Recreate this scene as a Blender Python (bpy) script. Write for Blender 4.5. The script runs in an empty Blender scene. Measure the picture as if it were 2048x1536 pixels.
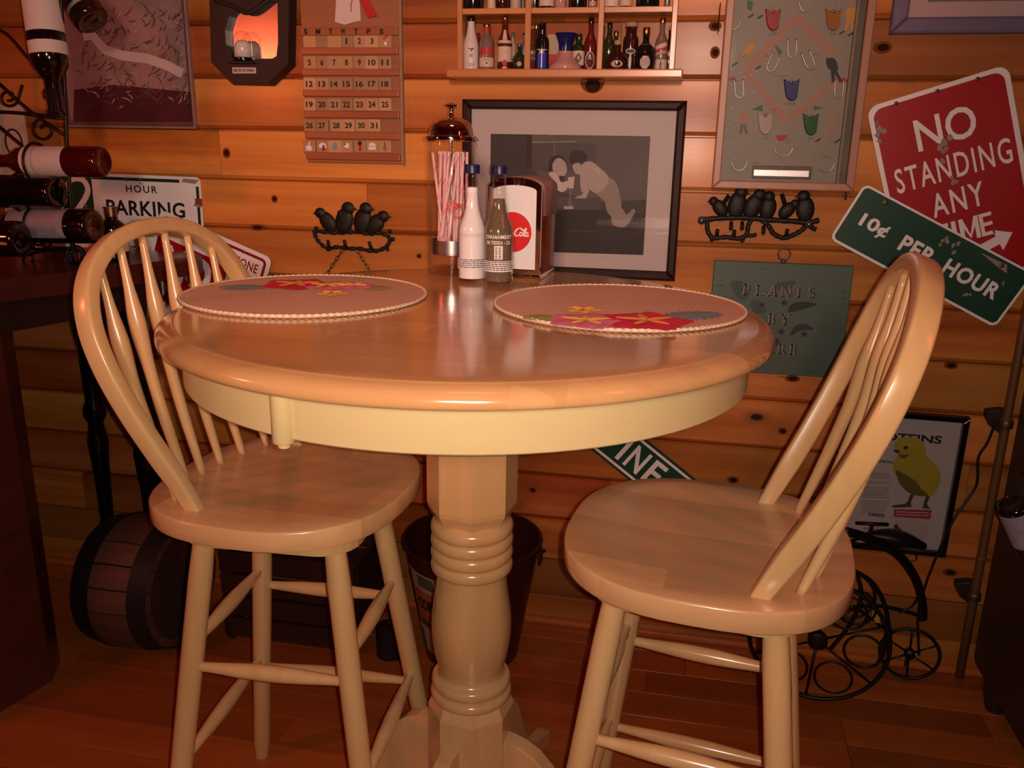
import bpy, bmesh, math, random
from mathutils import Vector, Matrix, Euler
random.seed(7)
C = bpy.context.scene.collection
SC = bpy.context.scene
PI = math.pi

# ------------------------------------------------------------------ camera
# x runs right along the panelled wall, y towards it, z up; metres
FPX = 1689.77
YAW, PITCH, ROLL = math.radians(-10.9047), math.radians(15.6807), math.radians(1.0358)
CAM = Vector((0.0, 0.0, 1.1561))
_f = Vector((math.sin(YAW) * math.cos(PITCH), math.cos(YAW) * math.cos(PITCH), -math.sin(PITCH)))
_r0 = Vector((math.cos(YAW), -math.sin(YAW), 0))
_u0 = _r0.cross(_f)
_r = _r0 * math.cos(ROLL) + _u0 * math.sin(ROLL)
_u = -_r0 * math.sin(ROLL) + _u0 * math.cos(ROLL)
cam_data = bpy.data.cameras.new('camera')
cam = bpy.data.objects.new('camera', cam_data)
C.objects.link(cam)
cam_data.sensor_width = 36
cam_data.lens = FPX / 2048 * 36
cam_data.clip_start = 0.02
cam.matrix_world = Matrix(((_r.x, _u.x, -_f.x, CAM.x), (_r.y, _u.y, -_f.y, CAM.y),
                           (_r.z, _u.z, -_f.z, CAM.z), (0, 0, 0, 1)))
SC.camera = cam

# ------------------------------------------------------------------ light and exposure
SC.view_settings.view_transform = 'Standard'
SC.view_settings.look = 'None'
SC.view_settings.exposure = 0.0
SC.view_settings.gamma = 1.0
SC.view_settings.use_curve_mapping = False

world = bpy.data.worlds.new('room_gloom')
SC.world = world
world.use_nodes = True
world.node_tree.nodes['Background'].inputs[0].default_value = (1.0, 0.42, 0.30, 1)
world.node_tree.nodes['Background'].inputs[1].default_value = 0.006


def look(o, target):
    o.rotation_euler = (Vector(target) - o.location).to_track_quat('-Z', 'Y').to_euler()


def area_light(name, loc, target, size, power, col, sy=None):
    d = bpy.data.lights.new(name, 'AREA')
    d.shape = 'RECTANGLE'
    d.size = size
    d.size_y = sy or size
    d.energy = power
    d.color = col
    o = bpy.data.objects.new(name, d)
    C.objects.link(o)
    o.location = loc
    look(o, target)
    return o


fl = bpy.data.lights.new('phone_flash', 'SPOT')     # the flash beside the lens
fl.energy = 30
fl.color = (1.0, 0.82, 0.70)
fl.spot_size = math.radians(150)
fl.spot_blend = 0.7
fl.shadow_soft_size = 0.004
flo = bpy.data.objects.new('phone_flash', fl)
C.objects.link(flo)
flo.location = CAM + _r * 0.016 + _u * 0.003
look(flo, CAM + _f * 1.5 + _u * 0.08)

ts = bpy.data.lights.new('frontal_fill_spot', 'SPOT')   # added frontal fill to brighten the upper panelling, no real lamp of the room
ts.energy = 138
ts.color = (1.0, 0.62, 0.46)
ts.spot_size = math.radians(43)
ts.spot_blend = 1.0
ts.shadow_soft_size = 0.12
tso = bpy.data.objects.new('frontal_fill_spot', ts)
C.objects.link(tso)
tso.location = (0.05, -1.05, 1.62)
look(tso, (-0.48, 1.9, 1.24))

area_light('red_bar_lamp', (-1.75, 0.25, 1.36), (-0.4, 1.5, 1.0), 0.10, 4.4, (1.0, 0.13, 0.05))
area_light('pink_ceiling_lamp', (-0.15, 0.75, 2.45), (-0.15, 1.25, 0.9), 0.35, 3.6, (1.0, 0.18, 0.10))
area_light('red_neon_tube', (1.3, 0.3, 1.9), (0.4, 1.2, 0.9), 0.03, 3.0, (1.0, 0.07, 0.03), 0.5)

# ------------------------------------------------------------------ measured points
WF = 1.896        # front face of the panelling
TZ = 0.9392       # table top


def ray(u, v):
    return _f + _r * ((u - 1024) / FPX) - _u * ((v - 768) / FPX)


def at(u, v, y=WF):
    d = ray(u, v)
    return CAM + d * (y / d.y)


def on(u, v, z=TZ):
    d = ray(u, v)
    return CAM + d * ((z - CAM.z) / d.z)


def wxz(u, v, y=WF):
    p = at(u, v, y)
    return (p.x, p.z)


# ------------------------------------------------------------------ materials
MATS = {}


def nt(name):
    m = bpy.data.materials.new(name)
    m.use_nodes = True
    t = m.node_tree
    return m, t, t.nodes['Principled BSDF']


def lin(c):
    return tuple(((x / 12.92) if x <= 0.04045 else ((x + 0.055) / 1.055) ** 2.4) for x in c)


def plain(name, col, rough=0.5, metal=0.0, coat=0.0, vary=0.0, scale=40, bump=0.0, trans=0.0, ior=1.45, spec=0.5):
    """col is linear; vary mottles it a little with noise"""
    if name in MATS:
        return MATS[name]
    m, t, p = nt(name)
    p.inputs['Base Color'].default_value = (*col, 1)
    p.inputs['Roughness'].default_value = rough
    p.inputs['Metallic'].default_value = metal
    p.inputs['Coat Weight'].default_value = coat
    p.inputs['Coat Roughness'].default_value = 0.12
    p.inputs['Transmission Weight'].default_value = trans
    p.inputs['IOR'].default_value = ior
    p.inputs['Specular IOR Level'].default_value = spec
    if vary or bump:
        tc = t.nodes.new('ShaderNodeTexCoord')
        n = t.nodes.new('ShaderNodeTexNoise')
        n.inputs['Scale'].default_value = scale
        n.inputs['Detail'].default_value = 5
        t.links.new(tc.outputs['Object'], n.inputs['Vector'])
        if vary:
            mx = t.nodes.new('ShaderNodeMix')
            mx.data_type = 'RGBA'
            mx.inputs['A'].default_value = (*[c * (1 - vary) for c in col], 1)
            mx.inputs['B'].default_value = (*[min(1, c * (1 + vary)) for c in col], 1)
            t.links.new(n.outputs['Fac'], mx.inputs['Factor'])
            t.links.new(mx.outputs['Result'], p.inputs['Base Color'])
        if bump:
            b = t.nodes.new('ShaderNodeBump')
            b.inputs['Strength'].default_value = bump
            b.inputs['Distance'].default_value = 0.002
            t.links.new(n.outputs['Fac'], b.inputs['Height'])
            t.links.new(b.outputs['Normal'], p.inputs['Normal'])
    MATS[name] = m
    return m


def wood(name, c1, c2, axis='X', grain=55.0, rough=0.35, coat=0.3, knots=0.0, strip=0.0, strip_axis='Y', bump=0.12,
         vary=0.25, fine=0.4, stave=2.6, heart=None, kflat='Y', spec=.5, coat_rough=None, hue=0.0, knotcol=(0.02, 0.006, 0.003)):
    """procedural timber: noise drawn out along `axis`, a random tone per object, optional glued strips and knots"""
    m, t, p = nt(name)
    L = t.links.new
    N = t.nodes.new
    tc = N('ShaderNodeTexCoord')
    oi = N('ShaderNodeObjectInfo')
    off = N('ShaderNodeVectorMath'); off.operation = 'SCALE'
    off.inputs[0].default_value = (37.0, 51.0, 23.0)
    L(oi.outputs['Random'], off.inputs['Scale'])
    add = N('ShaderNodeVectorMath'); add.operation = 'ADD'
    L(tc.outputs['Object'], add.inputs[0]); L(off.outputs[0], add.inputs[1])
    vec = add.outputs[0]
    sep = N('ShaderNodeSeparateXYZ'); L(tc.outputs['Object'], sep.inputs[0])
    tone = None
    if strip:
        ml = N('ShaderNodeMath'); ml.operation = 'MULTIPLY'; ml.inputs[1].default_value = 1 / strip
        L(sep.outputs[strip_axis], ml.inputs[0])
        fl_ = N('ShaderNodeMath'); fl_.operation = 'FLOOR'; L(ml.outputs[0], fl_.inputs[0])
        wn1 = N('ShaderNodeTexWhiteNoise'); wn1.noise_dimensions = '1D'; L(fl_.outputs[0], wn1.inputs['W'])
        # break each strip into staves along the grain
        ax = N('ShaderNodeMath'); ax.operation = 'MULTIPLY_ADD'; ax.inputs[1].default_value = stave
        L(sep.outputs[axis], ax.inputs[0]); L(wn1.outputs['Value'], ax.inputs[2])
        f2 = N('ShaderNodeMath'); f2.operation = 'FLOOR'; L(ax.outputs[0], f2.inputs[0])
        cb = N('ShaderNodeMath'); cb.operation = 'MULTIPLY_ADD'; cb.inputs[1].default_value = 17.3
        L(f2.outputs[0], cb.inputs[0]); L(fl_.outputs[0], cb.inputs[2])
        wn = N('ShaderNodeTexWhiteNoise'); wn.noise_dimensions = '1D'; L(cb.outputs[0], wn.inputs['W'])
        tone = wn.outputs['Value']
        sc2 = N('ShaderNodeVectorMath'); sc2.operation = 'SCALE'; sc2.inputs[0].default_value = (9, 7, 5)
        L(tone, sc2.inputs['Scale'])
        a2 = N('ShaderNodeVectorMath'); a2.operation = 'ADD'; L(vec, a2.inputs[0]); L(sc2.outputs[0], a2.inputs[1])
        vec = a2.outputs[0]
    mp = N('ShaderNodeMapping')
    s = {'X': (grain * .05, grain, grain), 'Y': (grain, grain * .05, grain), 'Z': (grain, grain, grain * .05)}[axis]
    mp.inputs['Scale'].default_value = s
    L(vec, mp.inputs['Vector'])
    n1 = N('ShaderNodeTexNoise'); n1.inputs['Scale'].default_value = 1.0; n1.inputs['Detail'].default_value = 7
    n1.inputs['Roughness'].default_value = 0.62; n1.inputs['Distortion'].default_value = 0.6
    L(mp.outputs[0], n1.inputs['Vector'])
    mp2 = N('ShaderNodeMapping'); mp2.inputs['Scale'].default_value = tuple(x * .16 for x in s); L(vec, mp2.inputs['Vector'])
    n2 = N('ShaderNodeTexNoise'); n2.inputs['Scale'].default_value = 1.0; n2.inputs['Detail'].default_value = 2
    n2.inputs['Distortion'].default_value = 1.2
    L(mp2.outputs[0], n2.inputs['Vector'])
    av = N('ShaderNodeMix'); av.data_type = 'FLOAT'; av.inputs[0].default_value = fine
    L(n2.outputs['Fac'], av.inputs[2]); L(n1.outputs['Fac'], av.inputs[3])
    rp = N('ShaderNodeValToRGB')
    rp.color_ramp.elements[0].position = .3; rp.color_ramp.elements[0].color = (*c2, 1)
    rp.color_ramp.elements[1].position = .66; rp.color_ramp.elements[1].color = (*c1, 1)
    if heart:
        rp.color_ramp.elements[0].position = .42
        eh = rp.color_ramp.elements.new(.30); eh.color = (*heart, 1)
    L(av.outputs[0], rp.inputs[0])
    col = rp.outputs[0]
    hs = N('ShaderNodeHueSaturation')
    mr = N('ShaderNodeMapRange'); mr.inputs['To Min'].default_value = 1 - vary; mr.inputs['To Max'].default_value = 1 + vary * .7
    L(tone if tone else oi.outputs['Random'], mr.inputs['Value'])
    L(mr.outputs[0], hs.inputs['Value']); L(col, hs.inputs['Color'])
    if hue:
        wh = N('ShaderNodeTexWhiteNoise'); wh.noise_dimensions = '1D'; L(oi.outputs['Random'], wh.inputs['W'])
        mh = N('ShaderNodeMapRange'); mh.inputs['To Min'].default_value = .5 - hue; mh.inputs['To Max'].default_value = .5 + hue
        L(wh.outputs['Value'], mh.inputs['Value']); L(mh.outputs[0], hs.inputs['Hue'])
    col = hs.outputs[0]
    if knots:
        mk = N('ShaderNodeMapping')
        ks = {'X': [3.0, 5.5, 5.5], 'Y': [5.5, 3.0, 5.5], 'Z': [5.5, 5.5, 3.0]}[axis]
        ks['XYZ'.index(kflat)] = 0.0
        mk.inputs['Scale'].default_value = ks
        L(vec, mk.inputs['Vector'])
        nd = N('ShaderNodeTexNoise'); nd.inputs['Scale'].default_value = 30
        L(vec, nd.inputs['Vector'])
        vo = N('ShaderNodeTexVoronoi'); vo.inputs['Scale'].default_value = 1.0
        L(mk.outputs[0], vo.inputs['Vector'])
        wob = N('ShaderNodeMath'); wob.operation = 'MULTIPLY_ADD'; wob.inputs[1].default_value = 0.05
        L(nd.outputs['Fac'], wob.inputs[0]); L(vo.outputs['Distance'], wob.inputs[2])
        kr = N('ShaderNodeValToRGB')
        e = kr.color_ramp.elements
        e[0].position = knots; e[0].color = (1, 1, 1, 1)
        e[1].position = knots + .075; e[1].color = (0, 0, 0, 1)
        em = e.new(knots + .02); em.color = (.35, .35, .35, 1)
        L(wob.outputs[0], kr.inputs[0])
        mx = N('ShaderNodeMix'); mx.data_type = 'RGBA'
        L(kr.outputs[0], mx.inputs['Factor']); L(col, mx.inputs['A']); mx.inputs['B'].default_value = (*knotcol, 1)
        col = mx.outputs['Result']
    L(col, p.inputs['Base Color'])
    p.inputs['Roughness'].default_value = rough
    p.inputs['Coat Weight'].default_value = coat
    p.inputs['Coat Roughness'].default_value = coat_rough if coat_rough else rough * .6
    p.inputs['Specular IOR Level'].default_value = spec
    if bump:
        b = N('ShaderNodeBump'); b.inputs['Strength'].default_value = bump; b.inputs['Distance'].default_value = 0.0015
        L(n1.outputs['Fac'], b.inputs['Height']); L(b.outputs[0], p.inputs['Normal'])
    MATS[name] = m
    return m


def glass(name, col, rough=0.02):
    m, t, p = nt(name)
    p.inputs['Base Color'].default_value = (*col, 1)
    p.inputs['Transmission Weight'].default_value = 1.0
    p.inputs['Roughness'].default_value = rough
    p.inputs['IOR'].default_value = 1.46
    MATS[name] = m
    return m


# ------------------------------------------------------------------ shapes
class G:
    """a bag of vertices and faces that becomes ONE mesh object"""

    def __init__(s):
        s.v = []; s.f = []

    def add(s, vs, fs, M=None):
        o = len(s.v)
        s.v += [tuple(M @ Vector(q)) if M else tuple(q) for q in vs]
        s.f += [tuple(i + o for i in f) for f in fs]
        return s

    def bm(s, b, M=None):
        b.verts.ensure_lookup_table(); b.verts.index_update()
        s.add([q.co.copy() for q in b.verts], [[q.index for q in f.verts] for f in b.faces], M)
        b.free()
        return s

    def box(s, x0, x1, y0, y1, z0, z1, bev=0.0, M=None):
        b = bmesh.new()
        bmesh.ops.create_cube(b, size=1)
        for q in b.verts:
            q.co = Vector(((x0 + x1) / 2 + q.co.x * (x1 - x0), (y0 + y1) / 2 + q.co.y * (y1 - y0), (z0 + z1) / 2 + q.co.z * (z1 - z0)))
        if bev:
            bmesh.ops.bevel(b, geom=list(b.edges), offset=bev, segments=2, affect='EDGES', profile=.5)
        return s.bm(b, M)

    def lathe(s, prof, seg=32, M=None, cap=True):
        """prof: (r, z) from bottom to top"""
        vs = []; fs = []
        for r, z in prof:
            for k in range(seg):
                a = 2 * PI * k / seg
                vs.append((r * math.cos(a), r * math.sin(a), z))
        for i in range(len(prof) - 1):
            for k in range(seg):
                a, b = i * seg + k, i * seg + (k + 1) % seg
                fs.append((a, b, b + seg, a + seg))
        if cap:
            fs.append(tuple(reversed(range(seg))))
            fs.append(tuple(range((len(prof) - 1) * seg, len(prof) * seg)))
        return s.add(vs, fs, M)

    def tube(s, pts, r, seg=8, closed=False, M=None, flat=1.0):
        """round bar along pts; r a number or one per point"""
        P = [Vector(q) for q in pts]; n = len(P)
        rr = r if isinstance(r, (list, tuple)) else [r] * n
        vs = []; fs = []
        up = None
        for i in range(n):
            if closed:
                t = (P[(i + 1) % n] - P[i - 1])
            else:
                t = P[min(i + 1, n - 1)] - P[max(i - 1, 0)]
            t.normalize()
            if up is None:
                a = Vector((0, 0, 1)) if abs(t.z) < .9 else Vector((0, 1, 0))
                up = (a - t * a.dot(t)).normalized()
            else:
                up = (up - t * up.dot(t)).normalized()
            sd = t.cross(up)
            for k in range(seg):
                a = 2 * PI * k / seg
                vs.append(P[i] + up * (rr[i] * math.cos(a)) + sd * (rr[i] * flat * math.sin(a)))
        m = n if closed else n - 1
        for i in range(m):
            for k in range(seg):
                a, b = i * seg + k, i * seg + (k + 1) % seg
                c, d = ((i + 1) % n) * seg + (k + 1) % seg, ((i + 1) % n) * seg + k
                fs.append((a, b, c, d))
        if not closed:
            fs.append(tuple(reversed(range(seg)))); fs.append(tuple(range((n - 1) * seg, n * seg)))
        return s.add(vs, fs, M)

    def prism(s, poly, y0, y1, bev=0.0, M=None):
        """poly: (x, z) counter-clockwise seen from the room; back at y0, front at y1 (< y0)"""
        n = len(poly)
        if sum(poly[i][0] * poly[(i + 1) % n][1] - poly[(i + 1) % n][0] * poly[i][1] for i in range(n)) < 0:
            poly = list(reversed(poly))
        b = bmesh.new()
        vb = [b.verts.new((x, y0, z)) for x, z in poly]
        vf = [b.verts.new((x, y1, z)) for x, z in poly]
        b.faces.new(vf); b.faces.new(list(reversed(vb)))
        for i in range(n):
            j = (i + 1) % n
            b.faces.new((vb[i], vb[j], vf[j], vf[i]))
        if bev:
            es = [e for e in b.edges if abs(e.verts[0].co.y - y1) < 1e-7 and abs(e.verts[1].co.y - y1) < 1e-7]
            bmesh.ops.bevel(b, geom=es, offset=bev, segments=2, affect='EDGES', profile=.5)
        bmesh.ops.recalc_face_normals(b, faces=list(b.faces))
        return s.bm(b, M)

    def stroke(s, pts, w, y0, y1, M=None):
        """a flat ribbon of width w drawn along (x, z) points"""
        n = len(pts); L_ = []; R_ = []
        for i in range(n):
            a = Vector(pts[max(i - 1, 0)]); b = Vector(pts[min(i + 1, n - 1)])
            t = (b - a); t = t.normalized() if t.length > 1e-9 else Vector((1, 0))
            q = Vector((-t.y, t.x)) * (w / 2 if not isinstance(w, (list, tuple)) else w[i] / 2)
            c = Vector(pts[i])
            L_.append(c + q); R_.append(c - q)
        vs = []; fs = []
        for i in range(n):
            vs += [(L_[i].x, y1, L_[i].y), (R_[i].x, y1, R_[i].y), (R_[i].x, y0, R_[i].y), (L_[i].x, y0, L_[i].y)]
        for i in range(n - 1):
            a = 4 * i; b = a + 4
            for k in range(4):
                fs.append((a + k, a + (k + 1) % 4, b + (k + 1) % 4, b + k))
        fs.append((3, 2, 1, 0)); fs.append(tuple(4 * (n - 1) + k for k in range(4)))
        return s.add(vs, fs, M)

    def ball(s, c, rx, ry, rz, seg=12, ring=8, rot=None):
        b = bmesh.new()
        bmesh.ops.create_uvsphere(b, u_segments=seg, v_segments=ring, radius=1)
        M = Matrix.Translation(c) @ (rot if rot else Matrix()) @ Matrix.Diagonal((rx, ry, rz, 1))
        return s.bm(b, M)

    def make(s, name, mat, parent=None, smooth=False, sub=0, angle=None):
        me = bpy.data.meshes.new(name)
        me.from_pydata(s.v, [], s.f)
        me.validate()
        b = bmesh.new(); b.from_mesh(me)
        bmesh.ops.recalc_face_normals(b, faces=list(b.faces)); b.to_mesh(me); b.free()
        o = bpy.data.objects.new(name, me)
        C.objects.link(o)
        me.materials.append(MATS[mat] if isinstance(mat, str) else mat)
        if smooth:
            for q in me.polygons:
                q.use_smooth = True
            if angle:
                me.set_sharp_from_angle(angle=math.radians(angle))
        if sub:
            md = o.modifiers.new('smooth', 'SUBSURF'); md.levels = sub; md.render_levels = sub
        if parent:
            o.parent = parent
        return o


def tag(o, label, cat, group=None):
    o['label'] = label; o['category'] = cat
    if group:
        o['group'] = group
    return o


def thing(name, label, cat, loc=(0, 0, 0), rot=(0, 0, 0), group=None):
    o = bpy.data.objects.new(name, None)
    C.objects.link(o)
    o.empty_display_size = .05
    o.location = loc; o.rotation_euler = rot
    return tag(o, label, cat, group)


def rrect(x0, x1, z0, z1, r, n=5):
    out = []
    for cx, cz, a0 in ((x1 - r, z1 - r, 0), (x0 + r, z1 - r, 90), (x0 + r, z0 + r, 180), (x1 - r, z0 + r, 270)):
        for k in range(n + 1):
            a = math.radians(a0 + 90 * k / n)
            out.append((cx + r * math.cos(a), cz + r * math.sin(a)))
    return out


def ell(cx, cz, rx, rz, n=24, rot=0):
    return [(cx + rx * math.cos(2 * PI * k / n) * math.cos(rot) - rz * math.sin(2 * PI * k / n) * math.sin(rot),
             cz + rx * math.cos(2 * PI * k / n) * math.sin(rot) + rz * math.sin(2 * PI * k / n) * math.cos(rot)) for k in range(n)]


def text(s, x, z, w, h, mat, parent, y1, name='lettering', rot=0.0, bold=0.0, depth=0.0004, shear=0.0, space=1.0):
    """lettering stretched to fill w by h about (x, z) on the plane y = y1, facing the room"""
    cu = bpy.data.curves.new('txt', 'FONT')
    cu.body = s; cu.size = 1; cu.offset = bold; cu.shear = shear; cu.space_character = space
    cu.resolution_u = 3
    cu.extrude = 0.02
    to = bpy.data.objects.new('txt', cu); C.objects.link(to)
    dg = bpy.context.evaluated_depsgraph_get()
    me = bpy.data.meshes.new_from_object(to.evaluated_get(dg))
    bpy.data.objects.remove(to); bpy.data.curves.remove(cu)
    xs = [q.co.x for q in me.vertices]; ys = [q.co.y for q in me.vertices]
    x0, x1, y0, yy = min(xs), max(xs), min(ys), max(ys)
    sx = w / max(1e-6, x1 - x0); sy = h / max(1e-6, yy - y0)
    ca, sa = math.cos(rot), math.sin(rot)
    for q in me.vertices:
        a = (q.co.x - (x0 + x1) / 2) * sx; b = (q.co.y - (y0 + yy) / 2) * sy
        d = y1 if q.co.z > 0 else y1 + depth
        q.co = Vector((x + a * ca - b * sa, d, z + a * sa + b * ca))
    me.materials.clear(); me.materials.append(MATS[mat])
    o = bpy.data.objects.new(name, me); C.objects.link(o)
    o.parent = parent
    return o


def dup(root, loc, rot=None, label=None, group=None):
    """a copy of a thing with copies of its parts and sub-parts"""
    r = root.copy(); C.objects.link(r); r.location = loc
    if rot is not None:
        r.rotation_euler = rot
    if label:
        r['label'] = label
    if group:
        r['group'] = group
    for ch in list(root.children):
        c = ch.copy(); C.objects.link(c); c.parent = r
        for g in ch.children:
            d = g.copy(); C.objects.link(d); d.parent = c
    return r


def smooth_path(pts, n=8, closed=False):
    """Catmull-Rom through pts"""
    P = [Vector(q) for q in pts]; m = len(P); out = []
    rng = range(m if closed else m - 1)
    for i in rng:
        g = (lambda k: P[k % m]) if closed else (lambda k: P[max(0, min(m - 1, k))])
        a, b, c, d = g(i - 1), g(i), g(i + 1), g(i + 2)
        for k in range(n):
            t = k / n
            out.append(0.5 * ((2 * b) + (c - a) * t + (2 * a - 5 * b + 4 * c - d) * t * t + (3 * b - a - 3 * c + d) * t ** 3))
    if not closed:
        out.append(P[-1])
    return [tuple(q) for q in out]


# ------------------------------------------------------------------ palette
wood('pine_panel', (.66, .245, .055), (.42, .112, .018), 'X', 42, .55, .22, knots=.075, hue=.009, vary=.38, fine=.30, bump=.2, heart=(.24, .052, .008), spec=.25, coat_rough=.2)
wood('room_panel', (.42, .16, .04), (.30, .10, .022), 'X', 30, .5, .1, vary=.1)
wood('pine_bevel', (.40, .14, .03), (.28, .09, .02), 'X', 42, .34, .35)
wood('pine_floor', (.46, .120, .022), (.29, .066, .012), 'X', 48, .30, .45, knots=.05, vary=.3, fine=.45, kflat='Z')
wood('stool_wood', (.74, .47, .215), (.63, .37, .15), 'Z', 60, .26, .5, vary=.06, bump=.05)
wood('seat_wood', (.74, .43, .20), (.60, .31, .135), 'X', 60, .27, .5, strip=.055, stave=.9, vary=.16, bump=.06)
wood('table_wood', (.62, .345, .148), (.51, .255, .098), 'X', 50, .17, .6, strip=.062, vary=.14, bump=.03)
wood('apron_wood', (.65, .51, .245), (.61, .465, .22), 'X', 40, .35, .2, vary=.02, bump=.03)
wood('pedestal_wood', (.72, .43, .19), (.58, .315, .125), 'Z', 45, .22, .55, vary=.08, bump=.04)
wood('shelf_wood', (.62, .26, .09), (.46, .17, .05), 'X', 60, .3, .4, vary=.1)
wood('shelf_upright_wood', (.62, .26, .09), (.46, .17, .05), 'Z', 60, .3, .4, vary=.1)
wood('calendar_wood', (.36, .15, .065), (.26, .10, .04), 'X', 60, .4, .2, vary=.08)
wood('tile_wood', (.52, .30, .15), (.42, .22, .10), 'X', 90, .45, .1, vary=.3)
wood('game_wood', (.45, .22, .13), (.36, .17, .10), 'Z', 60, .45, .1, vary=.1)
wood('mahogany', (.030, .007, .005), (.018, .005, .004), 'X', 60, .5, 0, vary=.1, spec=.2)
wood('dark_counter', (.10, .022, .012), (.055, .012, .007), 'Y', 40, .28, .5, vary=.1)
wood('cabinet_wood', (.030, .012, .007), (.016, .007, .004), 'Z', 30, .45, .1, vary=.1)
wood('barrel_wood', (.13, .05, .028), (.075, .028, .016), 'X', 40, .6, 0, vary=.35)
wood('plaque_wood', (.024, .011, .008), (.014, .007, .005), 'Z', 40, .55, .03, vary=.1)
wood('pole_wood', (.20, .085, .030), (.13, .05, .018), 'Z', 40, .5, .1, vary=.1)
wood('teal_board', (.085, .130, .100), (.060, .092, .072), 'X', 45, .55, 0, vary=.05, bump=.3)
plain('iron', (.012, .009, .008), .55, .2, bump=.4, scale=120)
plain('black_gloss', (.004, .003, .003), .12, coat=.5)
plain('wrought_iron', (.010, .007, .006), .42, .3)
plain('brass', (.55, .33, .10), .28, 1.0)
plain('dull_brass', (.30, .17, .07), .4, 1.0)
plain('chrome', (.86, .80, .78), .06, 1.0)
plain('steel', (.55, .52, .5), .3, 1.0)
plain('dark_red_enamel', (.11, .012, .010), .22, coat=.5)
plain('napkin_paper', (.72, .72, .72), .8, bump=.2, scale=60)
plain('sign_white', (.90, .84, .83), .42, vary=.1, scale=14)
plain('sign_red', (.38, .004, .006), .4, vary=.1, scale=14)
plain('sign_green', (.008, .055, .028), .4, vary=.25, scale=10)
plain('sign_black', (.016, .015, .015), .45)
plain('sign_dark_red', (.25, .006, .008), .45)
plain('sign_worn', (.30, .25, .23), .6, vary=.3, scale=60)
plain('bolt_metal', (.16, .10, .07), .5, .8)
plain('paper_white', (.62, .56, .53), .6, vary=.04, scale=8)
plain('mat_board', (.60, .55, .53), .6, vary=.03, scale=8)
plain('ink_black', (.012, .010, .010), .6)
plain('ink_grey', (.20, .18, .17), .6)
plain('ink_red', (.50, .012, .015), .5)
plain('ink_navy', (.020, .022, .06), .6)
plain('cola_red', (.60, .012, .010), .4)
plain('cola_white', (.82, .78, .75), .5)
plain('navy_cap', (.010, .014, .075), .35)
plain('black_plastic', (.010, .009, .009), .4)
plain('salt_white', (.92, .88, .87), .9, bump=.3, scale=300)
plain('pepper_grey', (.17, .12, .075), .95, vary=.75, scale=420, bump=.5)
plain('straw_pink', (.86, .56, .55), .5)
plain('straw_stripe', (.80, .20, .22), .5)
plain('purple_frame', (.15, .125, .20), .45, vary=.15, scale=30)
plain('cream_print', (.68, .54, .50), .6)
glass('clear_glass', (.98, .98, .97))
glass('green_glass', (.10, .22, .06))
glass('brown_glass', (.20, .06, .02))



def thin_glass(name, tint=(1, 1, 1), rough=0.03, refl=1.45):
    """thin clear sheet: lets light straight through, reflects by Fresnel"""
    m = bpy.data.materials.new(name)
    m.use_nodes = True
    t = m.node_tree
    t.nodes.clear()
    out = t.nodes.new('ShaderNodeOutputMaterial')
    tr = t.nodes.new('ShaderNodeBsdfTransparent'); tr.inputs[0].default_value = (*tint, 1)
    gl = t.nodes.new('ShaderNodeBsdfGlossy'); gl.inputs['Roughness'].default_value = rough
    lw = t.nodes.new('ShaderNodeLayerWeight'); lw.inputs[0].default_value = .5
    pw = t.nodes.new('ShaderNodeMath'); pw.operation = 'POWER'; pw.inputs[1].default_value = 4.5
    t.links.new(lw.outputs['Facing'], pw.inputs[0])
    fr = t.nodes.new('ShaderNodeMath'); fr.operation = 'MULTIPLY_ADD'; fr.inputs[1].default_value = .80; fr.inputs[2].default_value = .045
    t.links.new(pw.outputs[0], fr.inputs[0])
    mx = t.nodes.new('ShaderNodeMixShader')
    t.links.new(fr.outputs[0], mx.inputs[0]); t.links.new(tr.outputs[0], mx.inputs[1]); t.links.new(gl.outputs[0], mx.inputs[2])
    t.links.new(mx.outputs[0], out.inputs[0])
    MATS[name] = m
    return m


thin_glass('pane_glass', (.97, .97, .97))
thin_glass('jar_glass', (.982, .978, .975), .02, 1.5)
thin_glass('bottle_clear', (.93, .91, .89), .03, 1.5)
thin_glass('bottle_amber', (.55, .20, .06), .03, 1.5)
thin_glass('bottle_green', (.16, .28, .08), .03, 1.5)
thin_glass('mirror_haze', (.9, .9, .9), .1)

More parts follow.
